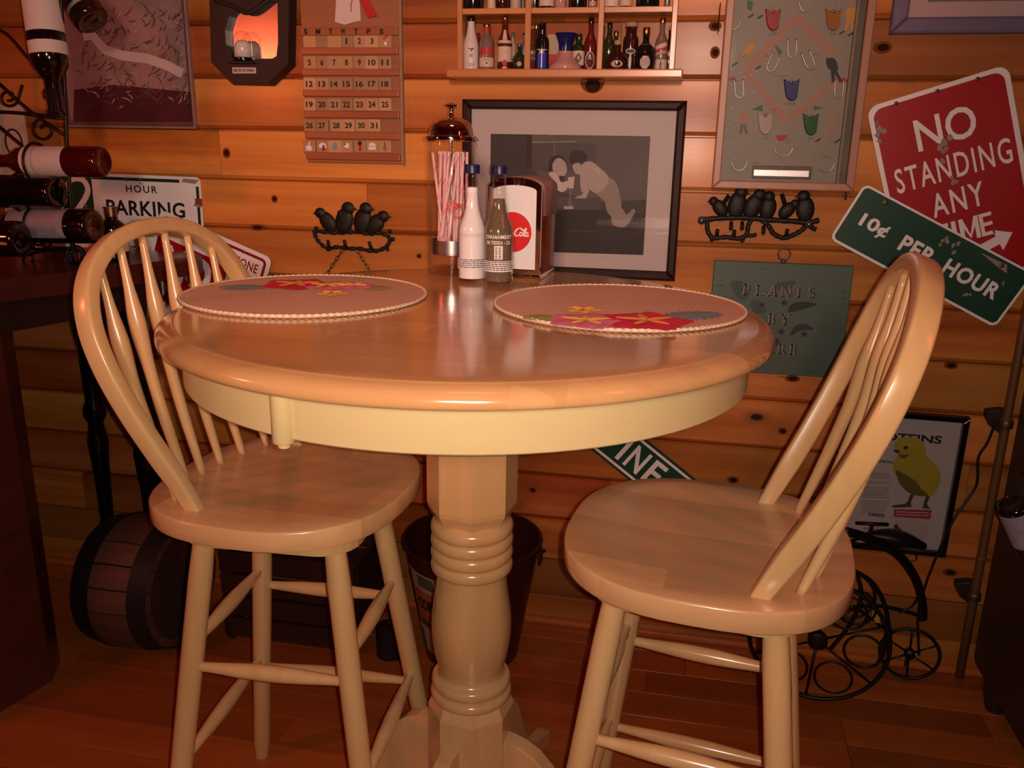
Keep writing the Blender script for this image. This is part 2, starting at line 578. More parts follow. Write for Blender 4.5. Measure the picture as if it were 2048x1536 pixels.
# ================================================================== SETTING
def wall():
    DP, Z1 = 0.11359, 1.4113
    wb = G().box(-2.6, 1.5, WF + .02, WF + .06, -.02, 2.45).make('wall_back', 'pine_bevel')
    wb['kind'] = 'structure'
    rnd = random.Random(3)
    joint4 = at(735, 420).x
    for n in range(-9, 12):
        zt = Z1 - DP * n + DP      # groove above this board
        zb = zt - DP
        fixed = {4: [joint4 + .0, -1.5, .72], 3: [at(440, 300).x, .45], 5: [-1.25, -.15], 8: [.31, -1.3], 9: [.66, -.9], 2: [.2, -1.9]}.get(n)
        xs = fixed if fixed else [rnd.uniform(-2.0, -1.3), rnd.uniform(-.7, -.1), rnd.uniform(.4, 1.1)]
        xs = [-2.6] + sorted(xs) + [1.5]
        for a, b in zip(xs[:-1], xs[1:]):
            # V-groove boards: broad chamfer below, narrow one above
            prof = [(0.0, zb + .0012), (-.0, zt - .0012), (-.013, zt - .0012), (-.0195, zt - .0040), (-.0195, zb + .0095), (-.010, zb + .0012)]
            g = G()
            m = len(prof)
            vs = [(a + .0004, WF + .0195 + y, z) for y, z in prof] + [(b - .0004, WF + .0195 + y, z) for y, z in prof]
            fs = [(i, (i + 1) % m, (i + 1) % m + m, i + m) for i in range(m)] + [tuple(range(m)), tuple(reversed(range(m, 2 * m)))]
            g.add(vs, fs)
            g.make('plank', 'pine_panel', wb)
    base = G()
    base.prism([(-2.6, .0), (1.5, .0), (1.5, .075), (-2.6, .075)], WF, WF - .014, .003)
    bo = base.make('baseboard_back', 'pine_panel')
    bo['kind'] = 'structure'
    q = G().prism([(-2.6, .0), (1.5, .0), (1.5, .018), (-2.6, .018)], WF - .0141, WF - .030, .006).make('trim_1', 'pine_floor')
    q['kind'] = 'structure'


def floor():
    f = G().box(-2.6, 1.5, -.6, WF + .02, -.05, -.0125).make('floor', 'pine_bevel')
    f['kind'] = 'structure'
    rnd = random.Random(11)
    w = .083
    y = WF - .002
    while y > -.5:
        xs = [-2.6] + sorted([rnd.uniform(-2.2, -1.3), rnd.uniform(-1.0, -.3), rnd.uniform(-.1, .5), rnd.uniform(.7, 1.2)]) + [1.5]
        for a, b in zip(xs[:-1], xs[1:]):
            G().box(a + .0004, b - .0004, y - w + .0006, y - .0006, -.0125, rnd.uniform(-.0006, 0), .0012).make('floorboard', 'pine_floor', f)
        y -= w


plain('knot_ring', (.20, .055, .012), .7, vary=.4, scale=90, spec=.1)
plain('knot_core', (.030, .008, .004), .7, vary=.5, scale=120, spec=.1)


def knots(wb):
    for u, v, rx, rz, half in ((1065, 980, .010, .0085, 0), (1565, 862, .010, .008, 0), (1585, 757, .016, .008, 0), (1466, 960, .014, .009, 0), (1765, 95, .018, .012, 0), (1185, 163, .026, .024, 1),
                               (453, 306, .010, .012, 0), (549, 398, .008, .009, 0), (1902, 731, .014, .008, 0), (838, 512, .0065, .0065, 0), (1430, 52, .013, .010, 0), (1430, 105, .010, .012, 0), (1900, 1145, .016, .010, 0),
                               (1072, 1268, .010, .007, 0), (515, 455, .020, .008, 0)):
        p = at(u, v)
        o = ell(p.x, p.z, rx, rz, 22)
        if half:
            o = [(x, min(z, p.z)) for x, z in o if z <= p.z + .004]
        k = G().prism(o, WF + .004, WF - .0004).make('knot', 'knot_ring', wb)
        i = ell(p.x + rx * .05, p.z - (rz * .35 if half else 0), rx * .62, rz * .58, 18)
        G().prism(i, WF, WF - .0007).make('knot_core', 'knot_core', k)


wall()
floor()
knots(bpy.data.objects['wall_back'])
for nm, box, mt in (('wall_left', (-2.66, -2.6, -1.7, WF + .02, 0, 2.45), 'room_panel'), ('wall_right', (1.5, 1.56, -1.7, WF + .02, 0, 2.45), 'room_panel'),
                    ('wall_front', (-2.6, 1.5, -1.76, -1.7, 0, 2.45), 'room_panel'), ('ceiling', (-2.6, 1.5, -1.7, WF + .02, 2.45, 2.5), 'room_panel'), ('floor_front', (-2.6, 1.5, -1.7, -.6, -.05, -.0005), 'pine_floor')):
    w_ = G().box(*box).make(nm, mt)
    w_['kind'] = 'structure'

# ================================================================== TABLE
TC = Vector((-.2795, 1.1346, 0))
K = .9            # the table group was first measured at another scale; K brings it to its real one


def TK(g):
    g.v = [(q[0] * K, q[1] * K, CAM.z - (CAM.z - q[2]) * K) for q in g.v]
    return g


def table():
    t = thing('pub_table', 'round high wooden table with a rounded edge on a turned pedestal between two stools', 'table', TC)
    R, T, TZ = .457, .027, .915
    FLZ = CAM.z - CAM.z / K
    prof = [(0.001, TZ - T), (R - .010, TZ - T)]
    for k in range(5):
        q = -PI / 2 + PI / 2 * k / 4
        prof.append((R - .006 + .006 * math.cos(q), TZ - T + .006 + .006 * math.sin(q)))
    for k in range(10):
        q = math.radians(2 + 72 * k / 9)
        prof.append((R - .030 + .030 * math.cos(q), TZ - .0195 + .0195 * math.sin(q)))
    prof += [(R - .0225, TZ - .0003), (R - .026, TZ), (R - .05, TZ), (0.001, TZ)]
    TK(G().lathe(prof, 128)).make('tabletop', 'table_wood', t, True, angle=35)
    # apron ring
    ro, ri, zt, zb = .4245, .404, TZ - T, .8275
    ap = G()
    ap.lathe([(ri, zt), (ri, zb), (ro - .002, zb), (ro, zb + .002), (ro, zt)], 96, cap=False)
    TK(ap).make('apron', 'apron_wood', t, True, angle=40)
    for ang in (-106.5, 9.0, 74.5, 164.5):
        a = math.radians(ang)
        M = Matrix.Translation((ro * math.cos(a), ro * math.sin(a), 0))
        d = TK(G().lathe([(.0125, .8235), (.0135, .825), (.0135, zt)], 20, M)).make('support_post', 'apron_wood', t, True, angle=40)
        TK(G().lathe([(.006, .8165), (.0075, .8175), (.0075, .8236)], 14, M)).make('peg', 'stool_wood', d, True, angle=40)
    # fixing block under the top
    TK(G().box(-.16, .16, -.03, .03, .862, TZ - T, .003)).make('crosspiece', 'stool_wood', t)
    # pedestal column: octagon, rings, vase, rings, octagon
    def oct_ring(r, z, rot=22.5):
        return [(.004 + r / math.cos(PI / 8) * math.cos(math.radians(45 * k + rot)), r / math.cos(PI / 8) * math.sin(math.radians(45 * k + rot)), z) for k in range(8)]
    def octo(levels):
        g = G(); vs = []; fs = []
        for r, z in levels:
            vs += oct_ring(r, z, 14)
        for i in range(len(levels) - 1):
            for k in range(8):
                a, b = i * 8 + k, i * 8 + (k + 1) % 8
                fs.append((a, b, b + 8, a + 8))
        fs.append(tuple(reversed(range(8)))); fs.append(tuple(range((len(levels) - 1) * 8, len(levels) * 8)))
        return g.add(vs, fs)
    TK(octo([(.058, .561), (.0675, .582), (.069, .590), (.069, .887)])).make('upper_block', 'pedestal_wood', t)
    TK(octo([(.0705, FLZ + .055), (.0705, .203), (.063, .221), (.056, .226)])).make('lower_block', 'pedestal_wood', t)
    prof = [(.058, .220), (.066, .222)]
    def bead(zc, h, r, d=.006):
        return [(r - d + d * math.cos(-PI / 2 + PI * k / 8), zc + h / 2 * math.sin(-PI / 2 + PI * k / 8)) for k in range(9)]
    prof += bead(.2325, .019, .0715, .007) + [(.0645, .2425)] + bead(.256, .020, .0695, .006) + [(.0615, .2665), (.0565, .270), (.0565, .276)]
    vase = [(.0580, .286), (.0630, .305), (.0672, .332), (.0690, .360), (.0675, .390), (.0635, .418), (.0605, .440), (.0592, .458), (.0600, .468)]
    prof += vase
    for zc in (.4785, .5015, .5245, .5475):
        prof += bead(zc, .0225, .0695, .007)
    prof += [(.060, .562), (.058, .580)]
    TK(G().lathe(prof, 48, Matrix.Translation((.004, 0, 0)))).make('turned_column', 'pedestal_wood', t, True, angle=60)
    # four arched feet
    for ang in (-104, -14, 76, 166):
        M = Matrix.Translation((.004, 0, 0)) @ Matrix.Rotation(math.radians(ang), 4, 'Z')
        top = [(.050, .157), (.080, .155), (.105, .150), (.130, .138), (.155, .115), (.175, .085), (.192, .048), (.212, .0), (.24, -.048), (.28, -.082), (.325, -.094), (.352, -.100)]
        bot = [(.356, -.112), (.350, FLZ), (.290, FLZ), (.275, FLZ + .012), (.22, -.095), (.15, -.060), (.10, -.030), (.050, -.025)]
        TK(G().prism([(x, z) for x, z in top + bot], .0145, -.0145, .003, M)).make('foot', 'pedestal_wood', t)
    TK(G().lathe([(.060, FLZ + .040), (.074, FLZ + .044), (.074, FLZ + .062), (.060, FLZ + .066)], 32)).make('collar', 'pedestal_wood', t, True, angle=40)


table()

# ================================================================== STOOLS
def stool(name, label, loc, rotz, base_turn):
    """local +x is the back of the stool"""
    t = thing(name, label, 'stool', loc, (0, 0, rotz), 'wooden swivel bar stools at the table')
    SZ, TH = .612, .034
    S, ZS = .9, .6664

    def T(g):
        g.v = [(q[0] * S, q[1] * S, ZS + (q[2] - SZ) * S) for q in g.v]
        return g
    # seat outline: blunt front, wide rounded sides
    def outline(k, n=64):
        a = 2 * PI * k / n
        c, s = math.cos(a), math.sin(a)
        e = 2 / 2.75
        x = .204 * math.copysign(abs(c) ** e, c)
        y = .212 * math.copysign(abs(s) ** e, s)
        y *= 1.0 - .10 * max(0, -x / .204) ** 2
        return x, y
    n = 64
    vs = []; fs = []
    levels = [(.975, SZ - TH), (.992, SZ - TH + .0015), (1.0, SZ - TH + .005), (1.0, SZ - .0035), (.994, SZ - .001), (.984, SZ), (.80, SZ - .002), (.5, SZ - .007), (.2, SZ - .008)]
    for sc, z in levels:
        for k in range(n):
            x, y = outline(k)
            vs.append((x * sc, y * sc, z))
    for i in range(len(levels) - 1):
        for k in range(n):
            a, b = i * n + k, i * n + (k + 1) % n
            fs.append((a, b, b + n, a + n))
    fs.append(tuple(reversed(range(n)))); fs.append(tuple(range((len(levels) - 1) * n, len(levels) * n)))
    T(G().add(vs, fs)).make('seat', 'seat_wood', t, True, angle=38)
    # board the legs are let into, and the swivel plate between
    zb = ZS - TH * S
    G().prism(rrect(-.132, .132, -.132, .132, .055, 6), zb - .030, zb - .006, .003,
                  Matrix.Rotation(base_turn, 4, 'Z') @ Matrix(((1, 0, 0, 0), (0, 0, 1, 0), (0, 1, 0, 0), (0, 0, 0, 1)))).make('leg_board', 'stool_wood', t)
    G().lathe([(.07, zb - .0065), (.07, zb + .0005)], 24).make('swivel_plate', 'bolt_metal', t)
    # legs, splayed
    zt = zb - .012
    tops = {}
    feet = {}
    for sx in (-1, 1):
        for sy in (-1, 1):
            tp = Vector((sx * .096, sy * .096, zt)); ft = Vector((sx * .172, sy * .174, .0))
            tp.rotate(Euler((0, 0, base_turn))); ft.rotate(Euler((0, 0, base_turn)))
            tops[sx, sy], feet[sx, sy] = tp, ft
            pr = []
            P = []
            for k in range(17):
                f = k / 16
                P.append(tp.lerp(ft, f))
                pr.append(.0172 - .0016 * max(0, (f - .3) / .7) - .0030 * max(0, (.10 - f) / .10) - .003 * max(0, (f - .95) / .05))
            G().tube(P, pr, 16).make('leg', 'stool_wood', t, True, angle=60)
    def at_h(k, z):
        return feet[k].lerp(tops[k], z / zt)
    def rung(a, b, z):
        A, B_ = at_h(a, z), at_h(b, z)
        P = [A.lerp(B_, k / 16) for k in range(17)]
        pr = [.0072 + .0052 * math.sin(PI * min(1, max(0, (k / 16 - .06) / .88))) ** 1.4 for k in range(17)]
        G().tube(P, pr, 12).make('stretcher', 'stool_wood', t, True, angle=70)
    for z, zz in ((.222, .245), (.405, .440)):
        rung((-1, -1), (1, -1), z); rung((-1, 1), (1, 1), z)
        rung((-1, -1), (-1, 1), zz); rung((1, -1), (1, 1), zz)
    # bent bow
    def lean(z):
        return .080 + .155 * (z - .61) / .41 + .012 * math.sin(PI * min(1, max(0, (z - .61) / .41)))
    half = [(.157, .600), (.166, .655), (.180, .715), (.193, .775), (.2015, .835), (.200, .890), (.184, .938), (.152, .975), (.105, 1.002), (.052, 1.016), (0, 1.0195)]
    pts = [(-y, z) for y, z in half] + [(y, z) for y, z in reversed(half[:-1])]
    path = smooth_path([(lean(z), y, z) for y, z in pts], 4)
    # rounded rectangular section swept along the bow
    m = len(path); vs = []; fs = []
    sec = rrect(-.0125, .0125, -.0155, .0155, .005, 3)
    ns = len(sec)
    fwd = Vector((1, 0, -.38)).normalized()
    for i in range(m):
        tvec = (Vector(path[min(i + 1, m - 1)]) - Vector(path[max(i - 1, 0)])).normalized()
        side = tvec.cross(fwd).normalized(); fw = side.cross(tvec).normalized()
        endf = min(1.0, .72 + min(i, m - 1 - i) * .05)
        for a, b in sec:
            vs.append(Vector(path[i]) + side * a * endf + fw * b * endf)
    for i in range(m - 1):
        for k in range(ns):
            fs.append((i * ns + k, i * ns + (k + 1) % ns, (i + 1) * ns + (k + 1) % ns, (i + 1) * ns + k))
    fs.append(tuple(reversed(range(ns)))); fs.append(tuple(range((m - 1) * ns, m * ns)))
    T(G().add(vs, fs)).make('back_bow', 'stool_wood', t, True, angle=35)
    # spindles: six, arrow-shaped
    for j in range(6):
        yb = (j - 2.5) * .0535
        xb = .080 + .078 - .030 * (abs(yb) / .134) ** 2
        yt = (j - 2.5) * .0560
        zt_ = 1.004 - .0
        # where the bow's inside is at yt
        for (y0, z0), (y1, z1) in zip(half[:-1], half[1:]):
            if y1 <= abs(yt) <= y0 and z0 > .85:
                zt_ = z0 + (z1 - z0) * (y0 - abs(yt)) / (y0 - y1) - .010
        B0 = Vector((xb, yb, SZ - .008)); T0 = Vector((lean(zt_), yt, zt_))
        P = []; rr = []
        for k in range(25):
            f = k / 24
            p = B0.lerp(T0, f)
            p.x += .010 * math.sin(PI * f)
            P.append(p)
            rr.append(.0062 + .0060 * math.exp(-((f - .70) / .13) ** 2) * (1 if f < .70 else 1) + .0032 * math.sin(PI * min(1, f / .8)))
        T(G().tube(P, rr, 12)).make('spindle', 'stool_wood', t, True)
    return t


stool('bar_stool', 'blond wooden stool with its seat pushed under the left side of the table', (-.5517, 1.116, 0), math.radians(176), math.radians(7))
stool('bar_stool', 'blond wooden stool at the right with its back towards the framed chick poster', (.0634, 1.060, 0), math.radians(-6.3), math.radians(-2.0))

# ================================================================== THINGS ON THE TABLE
def straw_weave(name, c1, c2):
    """woven straw: rings crossed by radial ribs"""
    m, t, p = nt(name)
    N = t.nodes.new; L = t.links.new
    tc = N('ShaderNodeTexCoord')
    w = N('ShaderNodeTexWave'); w.wave_type = 'RINGS'; w.rings_direction = 'Z'; w.inputs['Scale'].default_value = 62
    w.inputs['Distortion'].default_value = 2.5; w.inputs['Detail'].default_value = 1
    L(tc.outputs['Object'], w.inputs['Vector'])
    gr = N('ShaderNodeTexNoise'); gr.inputs['Scale'].default_value = 150; gr.inputs['Detail'].default_value = 3
    L(tc.outputs['Object'], gr.inputs['Vector'])
    ad = N('ShaderNodeMath'); ad.operation = 'MULTIPLY_ADD'; ad.inputs[1].default_value = .5
    L(gr.outputs['Fac'], ad.inputs[0]); L(w.outputs['Fac'], ad.inputs[2])
    rp = N('ShaderNodeValToRGB')
    rp.color_ramp.elements[0].position = -0.0; rp.color_ramp.elements[0].color = (*c2, 1)
    rp.color_ramp.elements[1].position = 1.0; rp.color_ramp.elements[1].color = (*c1, 1)
    L(ad.outputs[0], rp.inputs[0]); L(rp.outputs[0], p.inputs['Base Color'])
    b = N('ShaderNodeBump'); b.inputs['Strength'].default_value = .45; b.inputs['Distance'].default_value = .0010
    L(ad.outputs[0], b.inputs['Height']); L(b.outputs[0], p.inputs['Normal'])
    p.inputs['Roughness'].default_value = .6
    MATS[name] = m


straw_weave('straw_mat', (.80, .50, .35), (.62, .37, .25))
straw_weave('straw_braid', (.80, .62, .44), (.62, .45, .30))
for nm, c in (('raffia_crimson', (.75, .008, .07)), ('raffia_pink', (.90, .20, .34)), ('raffia_yellow', (.75, .46, .07)),
              ('raffia_green', (.36, .38, .09)), ('raffia_bluegrey', (.19, .30, .31)), ('raffia_orange', (.80, .30, .08))):
    plain(nm, c, .5, vary=.3, scale=120, bump=.4)


def flat_z(poly, z0, z1):
    """a thin plate in the horizontal plane"""
    return G().prism(poly, z0, z1, 0, Matrix(((1, 0, 0, 0), (0, 0, 1, 0), (0, 1, 0, 0), (0, 0, 0, 1))))


def petals(c, r, n, spread, rot0=0.0, squash=1.0, z=0.0, inner=.12):
    """n raffia petals lying on the mat, each a thin raised lens"""
    g = G()
    for k in range(n):
        a = rot0 + 2 * PI * k / n
        d = Vector((math.cos(a), math.sin(a)))
        s = Vector((-d.y, d.x))
        m = 9
        out = []
        for i in range(m):
            f = i / (m - 1)
            wv = r * spread * (math.sin(PI * min(1, f * 1.06)) ** .7 if f < .94 else .25)
            out.append((d * (r * (inner + (1 - inner) * f)), s * wv))
        vs = []; fs = []
        for i, (q, h) in enumerate(out):
            lift = .0010 + .0012 * math.sin(PI * i / (m - 1))
            for sg, zz in ((1, .0002), (0, lift), (-1, .0002)):
                e = q + h * sg
                vs.append((c[0] + e.x, c[1] + e.y * squash, z + zz))
        for i in range(m - 1):
            for kk in range(2):
                A = i * 3 + kk
                fs.append((A, A + 1, A + 4, A + 3))
        g.add(vs, fs)
    return g


def leaf(a, b, wid, z):
    a = Vector(a); b = Vector(b); d = b - a; s = Vector((-d.y, d.x)).normalized()
    vs = []; fs = []; m = 15
    for i in range(m):
        f = i / (m - 1)
        wv = wid / 2 * math.sin(PI * (f * .92 + .04)) ** .6 * (1 + (.16 if i % 2 else -.12))
        q = a + d * f
        for sg, zz in ((1, .0002), (0, .0016), (-1, .0002)):
            e = q + s * wv * sg
            vs.append((e.x, e.y, z + zz))
    for i in range(m - 1):
        for kk in range(2):
            A = i * 3 + kk
            fs.append((A, A + 1, A + 4, A + 3))
    return G().add(vs, fs)


def placemat(label, c, flowers):
    c = (c[0] * K, c[1] * K)
    t = thing('placemat', label, 'placemat', (c[0], c[1], TZ), group='woven straw placemats on the table')
    t.scale = (K, K, K)
    R = .196
    th = .0055
    prof = [(.002, .0005), (R - .003, .0005), (R - .003, th - .001), (R * .8, th), (R * .4, th), (.002, th)]
    G().lathe(prof, 96).make('woven_disc', 'straw_mat', t, True, angle=50)
    # plaited border: two strands wound round each other
    for ph in (0, PI):
        P = []
        n = 480
        for k in range(n):
            a = 2 * PI * k / n
            q = a * 60 + ph
            P.append(((R - .001 + .0013 * math.cos(q)) * math.cos(a), (R - .001 + .0013 * math.cos(q)) * math.sin(a), .0040 + .0013 * math.sin(q)))
        G().tube(P, .0018, 5, True).make('plaited_edge', 'straw_braid', t, True)
    for kind, a, b in flowers:
        la = lambda q: Vector((q.x - c[0], q.y - c[1])) / K
        if kind == 'leaf':
            A, B_, wd, mt = a[0], a[1], a[2], b
            leaf(la(A), la(B_), wd, th).make('raffia_leaf', mt, t)
        else:
            ctr, r, rot = a
            lc = la(ctr)
            fl_ = petals(lc, r, 5, .50, rot, 1, th + .0008).make('raffia_flower', b, t)
            cm = 'raffia_orange' if b == 'raffia_crimson' else ('raffia_yellow' if b == 'raffia_pink' else 'raffia_orange')
            petals(lc, r * .62, 5, .16, rot + .35, 1, th + .0026, .02).make('stamen', cm, fl_)
    return t


o_ = lambda u, v: on(u, v, TZ + .006)
placemat('round straw placemat at the left of the table with its flowers on the far side', (-.594, 1.284), [
    ('leaf', (o_(440, 573), o_(534, 574), .058), 'raffia_bluegrey'),
    ('flower', (o_(655, 571), .047, .3), 'raffia_pink'),
    ('flower', (o_(706, 571), .040, .9), 'raffia_pink'),
    ('flower', (o_(593, 568), .062, .2), 'raffia_crimson'),
    ('leaf', (o_(722, 575), o_(786, 575), .050), 'raffia_green'),
    ('flower', (o_(664, 586), .026, .1), 'raffia_yellow')])
placemat('round straw placemat at the right of the table with its flowers on the near side', (-.087, 1.327), [
    ('leaf', (o_(1117, 634), o_(1045, 633), .045), 'raffia_green'),
    ('leaf', (o_(1328, 634), o_(1438, 625), .060), 'raffia_bluegrey'),
    ('flower', (o_(1172, 641), .058, .1), 'raffia_pink'),
    ('flower', (o_(1292, 641), .068, .25), 'raffia_crimson'),
    ('flower', (o_(1166, 619), .028, .1), 'raffia_yellow')])


def cola_script(parent, x, z, w, mat, y1, name='script_lettering', which='Coca-Cola'):
    """flowing soda script drawn as ribbons; w is the width of the whole word"""
    # letter strokes in a unit where lower case is 1 high
    C1 = [(1.75, 1.55), (1.5, 1.9), (1.0, 2.0), (.45, 1.55), (.2, .8), (.4, .15), (.95, -.05), (1.5, .25), (1.75, .6)]
    oo = lambda dx: [(dx + .45 + .38 * math.cos(a), .45 + .5 * math.sin(a)) for a in [2 * PI * k / 12 + .6 for k in range(13)]]
    cc = lambda dx: [(dx + .75, .8), (dx + .5, .97), (dx + .15, .7), (dx + .1, .25), (dx + .4, -.03), (dx + .8, .25)]
    aa = lambda dx: oo(dx)
    ah = lambda dx: [(dx + .83, .95), (dx + .8, .2), (dx + 1.0, -.02), (dx + 1.2, .2)]
    ll = lambda dx: [(dx + .1, .2), (dx + .55, 1.3), (dx + .6, 1.95), (dx + .3, 1.8), (dx + .2, .5), (dx + .4, -.02), (dx + .75, .25)]
    first = [C1, oo(1.55), cc(2.45), aa(3.25), ah(3.25), [(1.2, -.05), (.2, -.55), (1.6, -.75), (3.2, -.42), (3.6, -.5)]]
    second = [[(q[0] + 5.2, q[1]) for q in C1], oo(6.75), ll(7.65), aa(8.25), ah(8.25), [(5.9, 1.9), (6.6, 2.05), (7.4, 1.5), (7.9, 1.75), (8.3, 2.0)]]
    segs = first + [[(4.5, .55), (5.0, .62)]] + second
    W = 9.5
    s = w / W
    g = G()
    for st in segs:
        if which == 'Cola':
            pass
        pth = smooth_path([(q[0], q[1], 0) for q in st], 5)
        n = len(pth)
        g.stroke([(x + (q[0] + q[1] * .28 - W / 2 - .1) * s, z + (q[1] - .7) * s) for q in pth],
                 [s * (.20 + .17 * math.sin(PI * k / (n - 1))) for k in range(n)], y1 + .0004, y1)
    return g.make(name, mat, parent)


def wrap(o, r, cx=0.0, cy=0.0):
    """bend a flat print (made about x = 0 on the plane y = 0) round an upright cylinder of radius r"""
    for q in o.data.vertices:
        a = q.co.x / r
        rr = r - q.co.y
        q.co = Vector((cx + rr * math.sin(a), cy - rr * math.cos(a), q.co.z))
    return o


def rotz(o, ang):
    for q in o.data.vertices:
        q.co = Matrix.Rotation(ang, 3, 'Z') @ q.co
    return o


DISP = (-.433 * K, 1.603 * K)


def straw_dispenser():
    t = thing('straw_dispenser', 'tall glass straw dispenser with a domed metal lid and red script', 'dispenser', (DISP[0], DISP[1], TZ))
    t.scale = (K, K, K)
    r = .0465
    out = [(r - .002, 0), (r, .004), (r, .228), (r - .001, .236), (r + .0015, .240), (r + .0015, .247), (r - .002, .249)]
    inn = [(r - .005, .249), (r - .004, .236), (r - .004, .014), (.01, .011), (.001, .011)]
    G().lathe(out + inn, 48, cap=False).make('glass_jar', 'jar_glass', t, True, angle=50)
    G().lathe([(.001, .0), (r - .002, .0), (r - .002, .010), (.001, .010)], 40, cap=False).make('glass_foot', 'jar_glass', t, True, angle=40)
    dome = [(r + .003, .2495), (r + .004, .252), (r + .003, .257), (r - .004, .260), (r - .005, .266), (r - .008, .276), (r - .015, .285), (r - .026, .290), (.008, .2925), (.005, .296), (.004, .305), (.006, .308), (.0115, .311), (.012, .314), (.0045, .318), (.001, .319)]
    G().lathe(dome, 48, cap=False).make('domed_lid', 'chrome', t, True, angle=50)
    # inner lifting rod and cup
    G().tube([(0, 0, .045), (0, 0, .255)], .0015, 8).make('lift_rod', 'steel', t, True)
    G().lathe([(r - .008, .040), (r - .007, .041), (r - .007, .066), (r - .0085, .066)], 40, cap=False).make('lift_cup', 'steel', t, True, angle=40)
    G().lathe([(.001, .0385), (r - .008, .0385), (r - .008, .040), (.001, .040)], 32, cap=False).make('cup_plate', 'steel', t, True, angle=40)
    a = math.radians(14)
    sc = cola_script(t, 0, .135, .062, 'cola_red', 0.0, 'script_lettering')
    rotz(wrap(sc, r + .0004), a + .45)
    tx = text('TRADE MARK', 0, .112, .034, .005, 'cola_red', t, 0.0, bold=.01)
    rotz(wrap(tx, r + .0004), a + .40)


def straws():
    rnd = random.Random(5)
    n = 26
    first = None
    for k in range(n):
        a = 2 * PI * k / n * 5 + rnd.uniform(-.2, .2)
        rb = .032 * math.sqrt((k + .5) / n)
        b = Vector((rb * math.cos(a), rb * math.sin(a), .0405))
        a2 = a + rnd.uniform(-1.2, 1.2)
        rt = min(.037, rb + rnd.uniform(-.006, .012))
        tp = Vector((rt * math.cos(a2), rt * math.sin(a2), .0405 + rnd.uniform(.183, .196)))
        nm = 'drinking_straw'
        if first is None:
            g = G().lathe([(.0029, 0), (.0029, .19), (.0024, .19), (.0024, 0)], 9, cap=False)
            o = g.make(nm, 'straw_pink', None, True, angle=50)
            st = G().tube([(.0031 * math.cos(q * .42), .0031 * math.sin(q * .42), .004 + .0033 * q) for q in range(56)], .0007, 4).make('stripe', 'straw_stripe', o)
            first = o
        else:
            o = first.copy(); C.objects.link(o)
            for ch in first.children:
                c = ch.copy(); C.objects.link(c); c.parent = o
        d = tp - b
        o.location = Vector((DISP[0], DISP[1], TZ)) + b * K
        o.scale = (K, K, K)
        o.rotation_euler = d.to_track_quat('Z', 'Y').to_euler()
        tag(o, 'pink striped drinking straw standing in the glass dispenser', 'straw', 'straws in the glass dispenser')


def long_neck(label, x, y, fill_mat, fill_top, name, printing):
    x, y = x * K, y * K
    t = thing(name, label, 'bottle', (x, y, TZ), group='salt and pepper bottles on the table')
    t.scale = (K, K, K)
    r = .0268
    out = [(r - .003, 0), (r, .004), (r, .092), (r - .001, .100), (r - .004, .110), (r - .0085, .121), (.0152, .134), (.0133, .150), (.0118, .172), (.0113, .190), (.0118, .192), (.0118, .196)]
    inn = [(.0095, .196), (.0093, .172), (.0108, .150), (.0126, .134), (r - .011, .121), (r - .0065, .110), (r - .0035, .100), (r - .0025, .092), (r - .0025, .008), (.001, .007)]
    G().lathe(out + inn, 40, cap=False).make('glass_body', 'jar_glass', t, True, angle=50)
    ins = []
    zz = [(.001, .0075), (r - .003, .0080), (r - .003, .092), (r - .004, .100), (r - .007, .110), (r - .0115, .121), (.0121, .134), (.0103, .150), (.0090, .172), (.0088, .190)]
    for q in zz:
        if q[1] <= fill_top:
            ins.append(q)
    ins.append((ins[-1][0] - .0005, fill_top)); ins.append((.001, fill_top - .001))
    G().lathe(ins, 32, cap=False).make('filling', fill_mat, t, True, angle=50)
    G().lathe([(.0122, .194), (.0138, .1945), (.0140, .207), (.0130, .2095), (.001, .210)], 28, cap=False).make('cap', 'navy_cap', t, True, angle=40)
    # printed bands
    R_ = r + .0003
    face = math.atan2(x, y) * -1
    def put(o):
        return rotz(wrap(o, R_), face)
    if printing == 'dark':
        put(text('CHUAHMEXT', 0, .0875, .052, .0065, 'cola_white', t, 0, bold=.02, space=1.1))
        put(text('SA TEDDA - CA', 0, .0775, .046, .0065, 'cola_white', t, 0, bold=.02, space=1.15))
        put(G().prism([(-.0075, .048), (.0075, .048), (.0075, .072), (-.0075, .072)], .0003, 0).make('code_panel', 'cola_white', t))
        g = G()
        rn = random.Random(9)
        for k in range(7):
            zz_ = .0500 + .003 * k
            for c_ in range(2):
                x0 = -.006 + c_ * .0062
                g.prism([(x0, zz_), (x0 + rn.uniform(.003, .0055), zz_), (x0 + .0045, zz_ + .0013), (x0, zz_ + .0013)], .0001, -.0003)
        put(g.make('code_marks', 'ink_black', t))
    else:
        put(text('CHUAHMEXT', 0, .0875, .052, .0065, 'cream_print', t, 0, bold=.02, space=1.1))
    # small print band round the base
    nb = 24
    band = G()
    W_ = .066
    for i in range(nb):
        xa, xb = -W_ / 2 + W_ * i / nb, -W_ / 2 + W_ * (i + 1) / nb
        band.prism([(xa, .026), (xb, .026), (xb, .045), (xa, .045)], .0002, 0)
    put(band.make('label_band', 'cola_white', t))
    g = G(); rn = random.Random(4 if printing == 'dark' else 8)
    for k in range(5):
        zz_ = .0285 + .0034 * k
        xx = -W_ / 2 + .003
        while xx < W_ / 2 - .006:
            l_ = rn.uniform(.002, .0065)
            g.prism([(xx, zz_), (xx + l_, zz_), (xx + l_, zz_ + .0017), (xx, zz_ + .0017)], .0001, -.0003)
            xx += l_ + .0012
    put(g.make('small_print', 'ink_navy', t))
    return t


